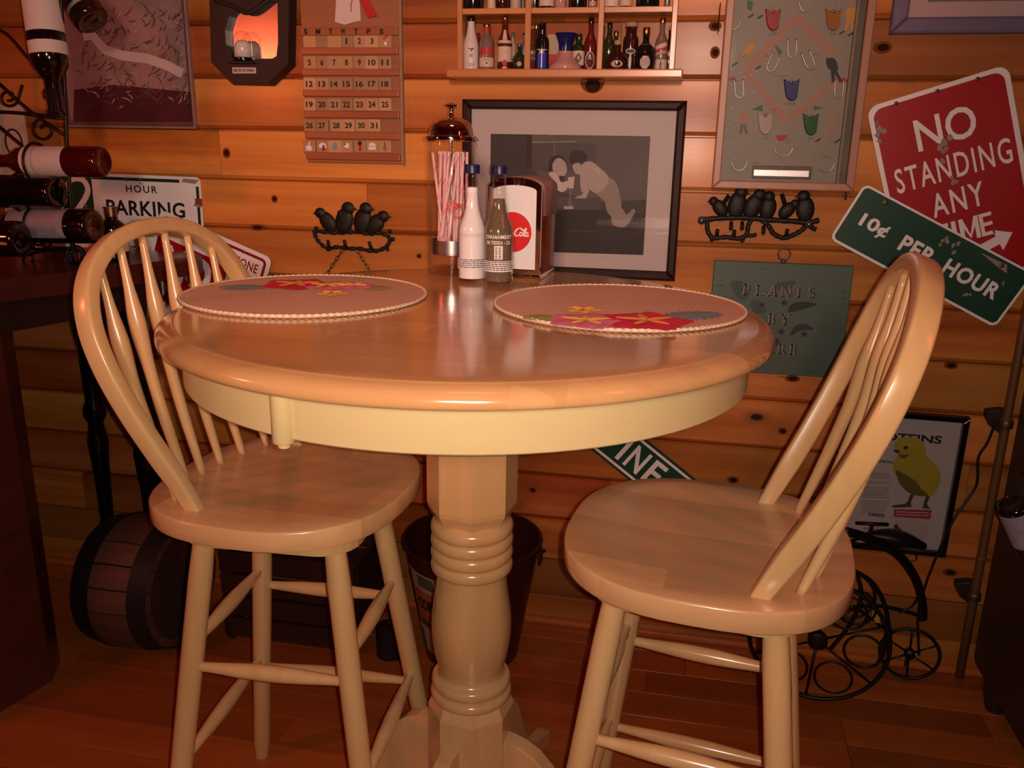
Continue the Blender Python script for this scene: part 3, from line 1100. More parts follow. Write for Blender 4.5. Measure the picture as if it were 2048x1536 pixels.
def napkin_holder():
    ang = math.radians(-5)
    cx, cy = -.2964, 1.618
    t = thing('napkin_dispenser', 'upright metal napkin dispenser with a red script disc on its face', 'napkin holder', (cx * K, cy * K, TZ), (0, 0, ang))
    t.scale = (K, K, K)
    w, dep, h = .050, .058, .186
    # chrome shell: arched hood open at the front face
    n = 10
    def arch(ww, hh, rise):
        return [(-ww, .010), (ww, .010), (ww, hh - rise)] + [(ww * math.cos(PI * k / n), hh - rise + rise * math.sin(PI * k / n)) for k in range(1, n)] + [(-ww, hh - rise)]
    shell = G()
    shell.prism(arch(w, h, .016), dep, -dep + .004, .004)
    shell.make('body', 'dark_red_enamel', t, True, angle=35)
    fr = G()
    A = arch(w + .001, h + .001, .016); B_ = arch(w - .008, h - .012, .010)
    m = len(A)
    vs = []; fs = []
    for (ax, az), (bx, bz) in zip(A, B_):
        vs += [(ax, -dep + .004, az), (ax, -dep - .002, az), (bx, -dep - .003, bz + (.008 if az < .02 else 0)), (bx, -dep + .002, bz + (.008 if az < .02 else 0))]
    for i in range(m):
        j = (i + 1) % m
        for k in range(4):
            fs.append((4 * i + k, 4 * i + (k + 1) % 4, 4 * j + (k + 1) % 4, 4 * j + k))
    fr.add(vs, fs).make('front_rim', 'chrome', t, True, angle=40)
    G().prism(arch(w - .0085, h - .0125, .010)[2:] + [(-w + .0085, .020), (w - .0085, .020)], -dep + .003, -dep + .0005).make('napkins', 'napkin_paper', t)
    G().box(-w - .002, w + .002, -dep - .004, dep + .002, 0, .011, .003).make('base', 'chrome', t)
    # pale hood cover folded over the top and down the side
    hood = G()
    pr = [(w + .0012, .118), (w + .0012, h - .016)] + [((w + .0012) * math.cos(PI * k / n), h - .016 + .0172 * math.sin(PI * k / n)) for k in range(1, n)] + [(-w - .0012, h - .016), (-w - .0012, .118)]
    vs = []; fs = []
    for x, z in pr:
        vs += [(x, -dep + .010, z), (x, dep + .001, z)]
    for i in range(len(pr) - 1):
        fs.append((2 * i, 2 * i + 1, 2 * i + 3, 2 * i + 2))
    ho = hood.add(vs, fs).make('hood', 'hood_metal', t, True, angle=40)
    md = ho.modifiers.new('thick', 'SOLIDIFY'); md.thickness = .0012; md.offset = 1
    d = G().prism(ell(-.004, .088, .037, .037, 40), -dep + .0006, -dep - .0004).make('red_disc', 'cola_red', t)
    cola_script(d, -.004, .087, .066, 'cola_white', -dep - .0008)
    return t


plain('hood_metal', (.46, .25, .22), .3, .6)
straw_dispenser()
straws()
long_neck('clear glass bottle of white salt with a navy cap', -.3705, 1.512, 'salt_white', .170, 'salt_bottle', 'pale')
long_neck('glass bottle of grey pepper with white printing and a navy cap', -.3170, 1.494, 'pepper_grey', .152, 'pepper_bottle', 'dark')
napkin_holder()

# ================================================================== PICTURES AND PLAQUES ON THE WALL
def shade(name, v, tint=(1, .86, .78), **k):
    return plain(name, tuple(v * c for c in tint), .55, **k)


def poly_print(name, pts, mat, parent, y1, depth=.0003, curve=0):
    """a flat printed shape; pts are (x, z)"""
    if curve:
        pts = [(q[0], q[1]) for q in smooth_path([(a, b, 0) for a, b in pts], curve, True)]
    return G().prism(pts, y1 + depth, y1).make(name, mat, parent)


def frame_rails(t, x0, x1, z0, z1, w, y0, y1, mat, bev=.003, mat_v=None, slope=0.0):
    """four mitred rails"""
    for a in range(4):
        o = [(x0, z0), (x1, z0), (x1, z1), (x0, z1)]
        i = [(x0 + w, z0 + w), (x1 - w, z0 + w), (x1 - w, z1 - w), (x0 + w, z1 - w)]
        b = (a + 1) % 4
        G().prism([o[a], o[b], i[b], i[a]], y0, y1, bev).make('frame_rail', (mat_v if mat_v and a % 2 else mat), t)


def photo_picture():
    t = thing('framed_photograph', 'dark framed old photograph of two children leaning over a soda glass', 'picture', (-.244, WF, 1.068))
    ox, oz = -.244, 1.068
    yb = -.006
    frame_rails(t, -.239, .241, -.189, .186, .020, 0, -.024, 'mahogany', .005)
    G().box(-.222, .224, -.008, -.003, -.172, .169).make('backing', 'mat_board', t)
    ib = G()
    P = lambda px, py: tuple(Vector(wxz(980 + px / 5.909, 260 + py / 5.909, WF - .010)) - Vector((ox, oz)))
    ph = poly_print('photo_print', [P(12, 42), P(1940, 52), P(1868, 1480), P(-60, 1420)], shade('photo_dark', .055, vary=.35, scale=6), t, -.0084)
    y = -.0087
    def s(nm, pts, m, c=0):
        nonlocal y
        y -= .00012
        return poly_print(nm, [P(*q) for q in pts], m, ph, y, .0002, c)
    g1 = shade('photo_g1', .085, vary=.25, scale=9); g2 = shade('photo_g2', .16); g3 = shade('photo_g3', .30, vary=.1, scale=70); g4 = shade('photo_g4', .46); g5 = shade('photo_g5', .62); k0 = shade('photo_k', .022); g15 = shade('photo_g15', .12, vary=.3, scale=12)
    s('printed_wall', [(500, 60), (1900, 60), (1890, 820), (1250, 860), (760, 700), (500, 460)], g15)
    s('printed_floor', [(0, 960), (1300, 940), (1890, 1000), (1868, 1480), (-60, 1420)], k0)
    s('printed_window', [(500, 150), (750, 155), (745, 500), (500, 480)], g1)
    s('printed_window', [(770, 150), (1250, 160), (1250, 480), (770, 480)], g1)
    s('printed_post', [(430, 60), (490, 60), (480, 450), (430, 450)], k0)
    s('printed_bar', [(505, 140), (1010, 130), (1010, 142), (505, 153)], g3)
    s('printed_bar', [(755, 60), (768, 60), (765, 480), (752, 480)], g2)
    s('printed_counter', [(760, 800), (1300, 800), (1310, 945), (760, 940)], g1)
    s('printed_label', [(870, 900), (985, 900), (985, 935), (870, 935)], g4)
    s('printed_hair', [(690, 430), (720, 330), (820, 300), (890, 350), (880, 430), (780, 520), (700, 510)], k0, 3)
    s('printed_face', [(740, 400), (800, 330), (880, 370), (910, 470), (880, 540), (820, 560), (750, 490)], g4, 3)
    s('printed_shirt', [(690, 520), (740, 490), (800, 540), (850, 620), (920, 600), (915, 690), (850, 735), (780, 690), (760, 600)], g5, 2)
    s('printed_bow', [(815, 540), (880, 545), (870, 610), (830, 610)], k0)
    s('printed_glass', [(920, 560), (1000, 550), (985, 690), (925, 690)], g5)
    s('printed_glass_stem', [(925, 692), (985, 692), (960, 770), (975, 900), (915, 900), (940, 770)], g2)
    s('printed_legs', [(1380, 950), (1545, 905), (1610, 1000), (1690, 930), (1715, 965), (1640, 1100), (1570, 1155), (1450, 1120), (1430, 1020)], g3, 2)
    s('printed_trousers', [(1160, 640), (1400, 560), (1500, 640), (1540, 800), (1550, 920), (1390, 975), (1360, 850), (1270, 770)], g3, 2)
    s('printed_pullover', [(1075, 420), (1180, 365), (1300, 450), (1410, 570), (1330, 720), (1230, 740), (1160, 690), (1130, 740), (1075, 715), (1065, 540)], g4, 2)
    s('printed_arm', [(1130, 700), (1180, 700), (1135, 810), (990, 802), (1085, 765)], g4)
    s('printed_face', [(975, 420), (1040, 380), (1080, 440), (1070, 520), (1010, 510)], g4, 3)
    s('printed_hair', [(940, 300), (1000, 245), (1090, 245), (1150, 310), (1120, 380), (1040, 385), (960, 400)], k0, 3)
    # mat board with a window: four strips standing proud
    a0, a1, b0, b1 = P(12, 0)[0], P(1900, 0)[0], P(0, 1440)[1], P(0, 46)[1]
    mb = G()
    for (xa, xb, za, zb) in ((-.221, a0, -.171, .168), (a1, .223, -.171, .168), (a0, a1, b1, .168), (a0, a1, -.171, b0)):
        mb.box(xa, xb, -.0125, -.0102, za, zb)
    mb.make('mount_board', 'mat_board', t)
    G().box(-.222, .224, -.0155, -.0145, -.172, .169).make('glass_pane', 'pane_glass', t)


def poster():
    x0, z0 = wxz(140, 249); x1 = wxz(392, 249)[0]
    cx = (x0 + x1) / 2
    t = thing('plant_print', 'mauve print of fern fronds and a white ribbon at the upper left', 'picture', (cx, WF, z0))
    w = (x1 - x0) / 2
    H_ = .46
    G().box(-w, w, -.006, -.001, 0, H_).make('backing', 'pr_back', t)
    pr = G().box(-w + .008, w - .008, -.0068, -.0061, .008, H_ - .01).make('print', 'pr_mauve', t)
    P = lambda u, v: (wxz(u, v)[0] - cx, wxz(u, v)[1] - z0)
    poly_print('printed_ground', [P(152, 180), P(230, 170), P(392, 185), P(394, 245), P(150, 243)], 'pr_plum', pr, -.0070, .0003)
    rnd = random.Random(2)
    fr = [G(), G(), G()]
    for k in range(240):
        u, v = rnd.uniform(165, 380), rnd.uniform(25, 215)
        a = rnd.uniform(-.4, .9) + (0 if rnd.random() < .7 else 1.6)
        l = rnd.uniform(.012, .034)
        q = P(u, v)
        pts = [(q[0] + l * f * math.cos(a + .5 * f), q[1] + l * f * math.sin(a + .5 * f)) for f in (0, .25, .5, .75, 1)]
        pts = [(min(w - .01, max(-w + .01, a_)), max(.01, b_)) for a_, b_ in pts]
        yy = -.0072 - .00001 * k
        fr[k % 3].stroke(pts, [.0005, .0025, .0032, .0022, .0004], yy + .0001, yy)
    for g, m in zip(fr, ('pr_frond_dark', 'pr_frond_pale', 'pr_frond_olive')):
        o = g.make('printed_fronds', m, pr); o['kind'] = 'stuff'
    rb = [(172, 74), (190, 72), (215, 100), (250, 112), (300, 118), (340, 132), (370, 148)]
    G().stroke([P(*q) for q in rb], [.018, .022, .022, .022, .022, .022, .022], -.0098, -.0101).make('printed_ribbon', 'pr_ribbon', pr)
    G().box(-w - .002, w + .002, -.0125, -.0112, -.002, H_ + .002).make('clear_sheet', 'pane_glass', t)
    for sx in (-1, 1):
        G().box(sx * (w + .003) - .0025, sx * (w + .003) + .0025, -.0135, 0, -.003, H_ + .003, .001).make('clear_edge', 'pr_edge', t)
    G().box(-w - .005, w + .005, -.0135, 0, -.006, -.001, .001).make('clear_edge', 'pr_edge', t)


plain('pr_back', (.16, .07, .07), .6)
plain('pr_mauve', (.40, .23, .23), .55, vary=.55, scale=11)
plain('pr_plum', (.085, .016, .024), .55, vary=.4, scale=14)
plain('pr_frond_dark', (.14, .075, .078), .6, vary=.3, scale=50)
plain('pr_frond_pale', (.50, .34, .32), .6, vary=.3, scale=50)
plain('pr_frond_olive', (.14, .09, .05), .6, vary=.3, scale=50)
plain('pr_ribbon', (.70, .56, .54), .6, vary=.12, scale=30)
plain('pr_edge', (.30, .17, .15), .2, vary=.2, scale=30)


def octagon_plaque():
    c = wxz(498, 60)
    t = thing('souvenir_plaque', 'dark octagonal wooden plaque with a mirror and a small glass dome', 'plaque', (c[0], WF, c[1]))
    yf = WF - .026
    P = lambda u, v: (wxz(u, v, yf)[0] - c[0], wxz(u, v, yf)[1] - c[1])
    up = lambda u, v: (P(u, -v)[0], P(u, -v)[1])
    outer = [(414, -20), (418, 128), (458, 169), (540, 171), (582, 130), (584, -20)]
    outer_p = [P(*q) for q in outer] + [(P(583, 0)[0] + .0, P(583, 0)[1] + .10), (P(540, 0)[0], P(540, 0)[1] + .145), (P(456, 0)[0], P(456, 0)[1] + .145), (P(412, 0)[0], P(412, 0)[1] + .10)]
    # wood board with a shaped opening: an outline joined to the hole by triangulation
    hole = [(470, 18), (497, 30), (520, 18), (540, 2), (555, 2), (556, 85), (553, 112), (545, 117), (512, 117), (512, 122), (468, 122), (462, 108), (452, 90), (450, 60), (458, 32)]
    hp = [P(*q) for q in hole]
    bm = bmesh.new()
    def ring(pts, y):
        vs = [bm.verts.new((x, y, z)) for x, z in pts]
        return vs, [bm.edges.new((vs[i], vs[(i + 1) % len(vs)])) for i in range(len(vs))]
    inset = [(x * .94, z * .96 + .001) for x, z in outer_p]
    vo, eo = ring(inset, -.026); vh, eh = ring(hp, -.026)
    bmesh.ops.triangle_fill(bm, edges=eo + eh, use_beauty=True)
    vb, ebk = ring(outer_p, -.002)
    for i in range(len(vo)):
        j = (i + 1) % len(vo)
        bm.faces.new((vo[i], vo[j], vb[j], vb[i]))
    vh2, _ = ring(hp, -.006)
    for i in range(len(vh)):
        j = (i + 1) % len(vh)
        bm.faces.new((vh[i], vh[j], vh2[j], vh2[i]))
    G().bm(bm).make('board', 'plaque_wood', t)
    G().prism([(x * .93, z * .93) for x, z in outer_p], -.0015, -.006).make('mirror', 'mirror_silver', t)
    # scroll cut in the upper opening
    G().tube(smooth_path([(P(430, 0)[0], -.027, P(0 + 430, 0)[1]), (P(470, 14)[0], -.028, P(470, 14)[1]), (P(498, 26)[0], -.028, P(498, 26)[1]), (P(540, -4)[0], -.027, P(540, -4)[1])], 6), .0045, 8, flat=.5).make('carved_scroll', 'plaque_wood', t, True)
    # dome on a ledge
    ls = P(488, 118)
    dm = G().lathe([(.0205, 0), (.0212, .004), (.0212, .030), (.0195, .041), (.0145, .050), (.007, .0548), (.0005, .0558)], 24,
                   Matrix.Translation((ls[0], -.028, ls[1] + .002))).make('glass_dome', 'jar_glass', t, True)
    G().lathe([(.0195, 0), (.0195, .020), (.016, .030), (.009, .036), (.0005, .037)], 18, Matrix.Translation((ls[0], -.028, ls[1] + .003))).make('melted_snow', 'snow_fill', t, True)
    G().lathe([(.0215, -.006), (.022, -.004), (.022, .001), (.021, .002)], 24, Matrix.Translation((ls[0], -.028, ls[1]))).make('dome_base', 'black_gloss', t, True, angle=40)
    G().box(ls[0] - .031, ls[0] + .028, -.045, -.026, ls[1] - .010, ls[1] - .006, .001).make('ledge', 'plaque_wood', t)
    a = P(489, 141)
    pl = G().box(a[0] - .0285, a[0] + .0285, -.0285, -.0255, a[1] - .0065, a[1] + .0065, .0005).make('name_plate', 'label_pink', t)
    text('MELTED SNOWMAN', a[0], a[1], .049, .006, 'ink_black', pl, -.0288, bold=.02)


plain('mirror_silver', (.80, .78, .76), .24, 1.0)
plain('snow_fill', (.74, .66, .60), .7, vary=.4, scale=300, bump=.4)
plain('label_pink', (.62, .46, .44), .5)


def calendar():
    c = wxz(702, 190, WF - .012)
    t = thing('perpetual_calendar', 'wooden perpetual calendar with seven ledges of small number tiles', 'calendar', (c[0], WF, c[1]))
    yf = WF - .014
    P = lambda u, v, d=.014: (wxz(u, v, WF - d)[0] - c[0], wxz(u, v, WF - d)[1] - c[1])
    l, r = P(599, 0)[0], P(803, 200)[0]
    bt = P(700, 326)[1]
    G().box(l, r, -.012, 0, bt, P(700, 0)[1] + .06, .0015).make('board', 'calendar_wood', t)
    G().box(r - .0005, r + .003, -.016, 0, bt - .002, P(700, 0)[1] + .06).make('side_strip', 'calendar_edge', t)
    # ledges: (v top of rail, v bottom)
    ledges = [(54, 71), (95, 109), (138, 151), (180, 193), (222, 236), (264, 278), (305, 320)]
    rr = P(796, 0)[0]
    for a, b in ledges:
        za, zb = P(700, a, .02)[1], P(700, b, .02)[1]
        G().box(l + .001, rr, -.022, -.010, zb, za, .0015).make('ledge', 'calendar_rail', t)
    for s, u in zip('SMTWTFS', (611, 636, 661, 686, 712, 737, 763)):
        q = P(u, 63, .0225)
        text(s, q[0], q[1], .0085 if s not in 'MW' else .011, .0115, 'ink_black', t, -.0226, 'day_letter', bold=.05)
    rows = [(82, ['', '', '', '1', '2', '3', ''], 38), (125, '5 6 7 8 9 10 11'.split(), 0), (168, '12 13 14 15 16 17 18'.split(), 0),
            (209, '19 20 21 22 23 24 25'.split(), 0), (251, '26 27 28 29 30 31'.split(), 0)]
    us = (619, 644, 668.5, 693, 719, 744, 770)
    for v, nums, _ in rows:
        for k, n_ in enumerate(nums):
            if not n_ and v != 82:
                continue
            u = us[k] + (4 if v == 251 and k > 1 else 0)
            q = P(u, v, .017)
            tl = G().box(q[0] - .0145, q[0] + .0145, -.0175, -.0125, q[1] - .0135, q[1] + .0135, .0008).make('number_tile', 'tile_wood', t)
            if n_:
                text(n_, q[0], q[1], (.007 if len(n_) == 1 else .0165) if n_ not in ('1',) else .004, .0125, 'ink_black', tl, -.0178, 'numeral', bold=.028)
            elif k == 6:
                G().prism([(q[0] - .002, q[1] + .002), (q[0] + .008, q[1] + .010), (q[0] + .006, q[1] + .012), (q[0] - .005, q[1] + .006)], -.0175, -.0182).make('red_figure', 'ink_red', tl)
    q = P(771, 87, .0182); 
    G().prism(ell(q[0], q[1], .003, .004, 10), -.0176, -.0183).make('pale_figure', 'cola_white', t)
    # picture tiles in the lowest ledge
    for k, u in enumerate((618, 645, 669, 693, 720, 745, 770)):
        q = P(u, 293, .017)
        tl = G().box(q[0] - .0145, q[0] + .0145, -.0175, -.0125, q[1] - .0135, q[1] + .0135, .0008).make('picture_tile', 'tile_wood', t)
        x, z = q; y = -.0178
        def e(mat, cx, cz, rx, rz, nm='pictogram', yy=0):
            return G().prism(ell(x + cx, z + cz, rx, rz, 14), y + .0003, y - yy).make(nm, mat, tl)
        def pz(mat, pts, yy=0):
            return G().prism([(x + a, z + b) for a, b in pts], y + .0003, y - yy).make('pictogram', mat, tl)
        if k == 0:
            pz('cola_white', [(-.007, -.008), (.006, -.009), (.007, -.001), (.002, .003), (.004, .011), (.001, .011), (-.002, .002), (-.007, .001)])
        elif k == 1:
            pz('cola_white', [(-.007, -.003), (.009, -.003), (.009, .003), (.005, .008), (-.003, .008), (-.009, .003)]); pz('sign_dark_red', [(-.001, -.009), (.006, -.009), (.005, .003), (.001, .003)], .0003)
        elif k == 2:
            e('tile_blue', .001, 0, .006, .009); 
        elif k == 3:
            pz('cola_white', [(-.008, .002), (-.001, .008), (.007, .006), (.006, -.003), (-.001, -.003)]); pz('ink_navy', [(-.008, .002), (-.001, .008), (-.002, .003)], .0003)
        elif k == 4:
            e('ink_black', 0, .007, .005, .005); pz('ink_red', [(-.004, -.010), (.004, -.010), (.003, .002), (-.002, .002)])
        elif k == 5:
            pz('cola_white', [(-.009, -.007), (.008, -.007), (.009, .003), (.004, .008), (-.005, .008), (-.009, .003)]); pz('ink_grey', [(-.009, .000), (.009, .000), (.009, .001), (-.009, .001)], .0003)
        else:
            e('ink_grey', 0, -.004, .005, .006); pz('ink_red', [(-.002, 0), (.002, 0), (.001, .011), (-.001, .011)], .0003)
    # paper figure and red ribbon hanging at the top of the board
    G().prism([P(673, 0), P(670, 44), P(676, 46), P(690, 50), P(710, 44), P(722, 42), P(720, 0), (P(718, 0)[0], P(0, 0)[1] + .05), (P(675, 0)[0], P(0, 0)[1] + .05)], -.0125, -.0165, .001).make('white_cutout', 'cream_print', t)
    G().prism([P(719, 0), P(737, 36), P(754, 33), P(738, 0), (P(732, 0)[0], P(0, 0)[1] + .03), (P(716, 0)[0], P(0, 0)[1] + .03)], -.0125, -.018, .001).make('red_ribbon', 'ink_red', t)
    G().tube([(P(712, 0)[0], -.0172, P(712, 0)[1] + .02), (P(703, 10)[0], -.0172, P(703, 10)[1]), (P(703, 24)[0], -.0172, P(703, 24)[1])], .0012, 6).make('loop_cord', 'ink_grey', t)


wood('calendar_rail', (.40, .13, .055), (.30, .085, .035), 'X', 60, .35, .3, vary=.08)
plain('calendar_edge', (.33, .22, .13), .4)
plain('tile_blue', (.18, .32, .36), .6)


def pinball_game():
    c = wxz(1585, 190, WF - .03)
    t = thing('baseball_pin_game', 'grey glass fronted baseball pin game hanging in a wooden frame', 'game', (c[0], WF, c[1]))
    P = lambda px, py, d=.016: tuple(Vector(wxz(1400 + px / 3.84, py / 3.84, WF - d)) - Vector(c))
    F = lambda px, py: P(px, py, .036)
    top = F(250, 0)[1] + .08
    bl, br = F(92, 1440), F(1180, 1478)
    tl_x, tr_x = bl[0] - .003, br[0] + .0
    fx0, fx1 = bl[0], br[0]
    fz0 = (bl[1] + br[1]) / 2
    frame_rails(t, fx0, fx1, fz0, top, .016, 0, -.036, 'game_wood', .0025)
    field = G().box(fx0 + .012, fx1 - .012, -.015, -.008, fz0 + .012, top - .012).make('field_board', 'field_grey', t)
    xr = P(1110, 800)[0]
    G().box(xr, xr + .004, -.030, -.015, fz0 + .016, top - .016).make('lane_rail', 'lane_wood', t)
    G().box(xr + .004, fx1 - .016, -.0165, -.015, fz0 + .016, top - .016).make('ball_lane', 'lane_dark', t)
    y = -.0153
    def pr(nm, pts, m, c_=0, dy=0):
        return poly_print(nm, [P(*q) for q in pts], m, field, y - dy, .0003, c_)
    # the diamond
    def band(a, b, w_):
        A, B_ = P(*a), P(*b)
        G().stroke([A, B_], w_, y + .0003, y - .0001 * random.random()).make('base_path', 'field_pink', field)
    T, L_, B0, R_ = (742, 130), (325, 545), (668, 935), (1075, 590)
    band(T, (1020, 420), .017); band(T, (370, 520), .017); band((340, 545), B0, .017); band(B0, (1060, 600), .017)
    # coloured scoring pockets: a cup with a notched top
    for px, py, m in ((560, 150, 'cup_red'), (1022, 150, 'cup_amber'), (702, 690, 'cup_blue'), (500, 950, 'cup_clear'), (850, 955, 'cup_green')):
        A = [(-58, -85), (-25, -60), (0, -66), (28, -60), (62, -85), (50, 20), (42, 60), (20, 82), (-8, 84), (-36, 62), (-48, 20)]
        pts = [P(px + a, py + b, .022) for a, b in A]
        cu = G().prism(pts, -.0153, -.024, .0015).make('scoring_cup', m, t)
        q = P(px + 2, py - 62, .025)
        G().lathe([(.0028, 0), (.0032, .002), (.001, .003)], 10, Matrix.Translation((q[0], -.024, q[1])) @ Matrix.Rotation(PI / 2, 4, 'X')).make('cup_pin', 'steel', cu, True)
        text('200', P(px, py + 108, .016)[0], P(px, py + 108, .016)[1], .012, .005, 'ink_grey', t, -.0157)
    # clear pin loops
    def loop(pts, r=.0013):
        w3 = smooth_path([(P(*q)[0], -.021, P(*q)[1]) for q in pts], 5)
        G().tube(w3, r, 6).make('wire_loop', 'wire_pale', t, True)
    for cx_, cy_, rot in ((705, 370, 0), (560, 480, 25), (830, 460, -22), (300, 680, -4), (1065, 680, 4)):
        a = math.radians(rot)
        U = [(-32, -70), (-32, 30), (-22, 62), (0, 74), (22, 62), (32, 30), (32, -70)]
        loop([(cx_ + u_ * math.cos(a) - v_ * math.sin(a), cy_ + u_ * math.sin(a) + v_ * math.cos(a)) for u_, v_ in U])
    for cx_, cy_, rx in ((300, 1240, 58), (640, 1130, 68), (965, 1250, 62), (250, 160, 60), (800, 20, 40)):
        loop([(cx_ + rx * math.cos(b), cy_ + 70 * math.sin(b)) for b in [PI * k / 8 for k in range(9)]])
    # flags
    for pts, m in (([(210, 615), (255, 585), (285, 625)], 'ink_faded_red'), ([(1085, 590), (1185, 630), (1090, 640)], 'ink_faded_red'),
                   ([(580, 1040), (685, 1035), (645, 1080), (600, 1085)], 'ink_faded_red'), ([(390, 840), (480, 805), (480, 855)], 'flag_green'),
                   ([(880, 808), (955, 832), (870, 848)], 'flag_green'), ([(575, 340), (635, 400), (605, 425)], 'flag_green'), ([(360, 0), (410, 10), (395, 85), (365, 70)], 'flag_green')):
        pr('pennant', pts, m)
    # players as small printed figures
    def player(px, py, s, shirt, legs, lean=0.0):
        def q(a, b):
            return (px + (a - b * lean) * s, py + b * s)
        pr('printed_player', [q(-20, -20), q(20, -20), q(26, 20), q(14, 40), q(-14, 40), q(-26, 20)], shirt, 2, .0002)
        pr('printed_player', [q(-14, 35), q(14, 35), q(26, 95), q(10, 95), q(0, 55), q(-12, 95), q(-28, 95)], legs, 0, .0001)
        A, B_ = P(*q(0, -36)), P(*q(14, -36))
        G().prism(ell(A[0], A[1], abs(B_[0] - A[0]), abs(B_[0] - A[0]), 12), y + .0002, y - .0003).make('printed_face', 'skin_faded', field)
    player(1160, 90, 1.5, 'shirt_ochre', 'shirt_ochre', .1)
    player(385, 360, 1.3, 'shirt_ochre', 'shirt_tan', .5)
    player(1010, 480, 1.6, 'player_dark', 'player_dark', -.3)
    player(335, 900, 1.35, 'field_pink', 'flag_blue', 0)
    player(1010, 930, 1.35, 'shirt_tan', 'field_pink', 0)
    for a, b in ((385, 118), (455, 125), (260, 490), (440, 515), (900, 1072), (1050, 1078), (1085, 245), (1150, 258)):
        pr('printed_shoe', [(a - 20, b + 14), (a + 24, b - 14), (a + 30, b - 2), (a - 10, b + 22)], 'player_dark')
    for s, px, py, w_ in (('HOME RUN', 630, 585, .020), ('DOUBLE', 530, 425, .016), ('SINGLE', 900, 420, .016), ('BALL', 430, 1250, .011), ('STRIKE', 975, 1205, .016), ('OUT', 680, 1090, .010), ('FOUL', 800, 850, .014), ('WALK', 560, 845, .014), ('FOUL', 320, 425, .013), ('BASE HIT', 690, 798, .026)):
        q = P(px, py)
        text(s, q[0], q[1], w_, .0042, 'ink_faded_red', t, -.0157)
    # nails of the playfield: far too many to lift out one by one
    g = G(); rn = random.Random(12)
    for k in range(110):
        q = P(rn.uniform(210, 1090), rn.uniform(10, 1340))
        g.lathe([(.0007, 0), (.0007, .009), (.0011, .0095), (.0004, .0103)], 5, Matrix.Translation((q[0], -.0153, q[1])) @ Matrix.Rotation(PI / 2, 4, 'X'))
    o = g.make('playfield_pins', 'steel', t); o['kind'] = 'stuff'
    # score slot with its metal plate
    a, b = P(405, 1270), P(850, 1380)
    sl = G().box(a[0], b[0], -.019, -.0152, b[1], a[1], .001).make('score_slot', 'lane_dark', t)
    a, b = P(412, 1300, .02), P(835, 1362, .02)
    G().box(a[0], b[0], -.022, -.019, b[1], a[1], .001).make('metal_plate', 'bright_metal', sl)
    G().box(fx0 + .012, fx1 - .012, -.0335, -.0325, fz0 + .012, top - .012).make('glass_pane', 'pane_glass', t)
    # hasp on the left rail, hook below
    G().tube([(F(160, 0)[0], -.030, F(0, 20)[1]), (F(160, 0)[0] - .001, -.030, F(0, 225)[1]), (F(168, 0)[0], -.030, F(0, 240)[1])], .0012, 6).make('side_wire', 'iron', t)
    tag_h = thing('picture_hook', 'small brown metal hook on the wall under the baseball game', 'hook', (at(1690, 388).x, WF, at(1690, 388).z))
    G().box(-.004, .004, -.006, 0, -.006, .008, .001).make('plate', 'bolt_metal', tag_h)
    G().tube(smooth_path([(0, -.004, .004), (0, -.010, -.004), (0, -.014, -.010), (0, -.018, -.004)], 4), .002, 6).make('prong', 'bolt_metal', tag_h, True)


plain('field_grey', (.30, .29, .235), .5, vary=.12, scale=12)
plain('field_pink', (.42, .25, .19), .55, vary=.1, scale=30)
plain('lane_wood', (.30, .22, .15), .5)
plain('lane_dark', (.15, .125, .09), .5, vary=.3, scale=25)
plain('bright_metal', (.80, .78, .78), .35, .6)
plain('wire_pale', (.55, .52, .46), .3, .8)
plain('ink_faded_red', (.46, .07, .06), .6)
plain('flag_green', (.09, .19, .11), .6)
plain('flag_blue', (.16, .20, .22), .6)
plain('shirt_ochre', (.62, .34, .08), .6)
plain('shirt_tan', (.42, .30, .19), .6)
plain('skin_faded', (.45, .27, .20), .6)
plain('player_dark', (.035, .050, .050), .6)
for nm, c in (('cup_red', (.34, .006, .010)), ('cup_amber', (.36, .14, .02)), ('cup_blue', (.010, .018, .16)), ('cup_clear', (.42, .34, .29)), ('cup_green', (.010, .115, .022))):
    plain(nm, c, .3, spec=.25)


def purple_picture():
    a = wxz(1779, 68, WF - .012)
    t = thing('purple_framed_picture', 'pale picture in a purple frame at the upper right corner', 'picture', (a[0] + .25, WF, a[1]))
    frame_rails(t, -.25, .25, 0, .40, .030, 0, -.018, 'purple_frame', .005)
    G().box(-.235, .235, -.007, -.001, .015, .385).make('mount_board', 'mount_pink', t)
    pr = G().box(-.185, .185, -.0085, -.007, .062, .34).make('print', 'print_blue', t)
    G().box(-.187, .187, -.0080, -.0072, .058, .062).make('print_edge', 'ink_grey', t)
    rn = random.Random(6)
    for k in range(8):
        poly_print('printed_wash', [(rn.uniform(-.17, .1), .064 + .03 * (k % 3)), (rn.uniform(.0, .17), .066 + .03 * (k % 3)), (rn.uniform(-.05, .17), .075 + .04 * (k % 4))], ('print_cream' if k % 2 else 'print_slate'), pr, -.0086 - .0001 * k)
    G().box(-.228, .228, -.0125, -.0117, .022, .378).make('glass_pane', 'pane_glass', t)


plain('mount_pink', (.62, .46, .45), .6)
plain('print_blue', (.30, .30, .36), .6, vary=.3, scale=15)
plain('print_cream', (.52, .42, .33), .6)
plain('print_slate', (.22, .24, .33), .6)


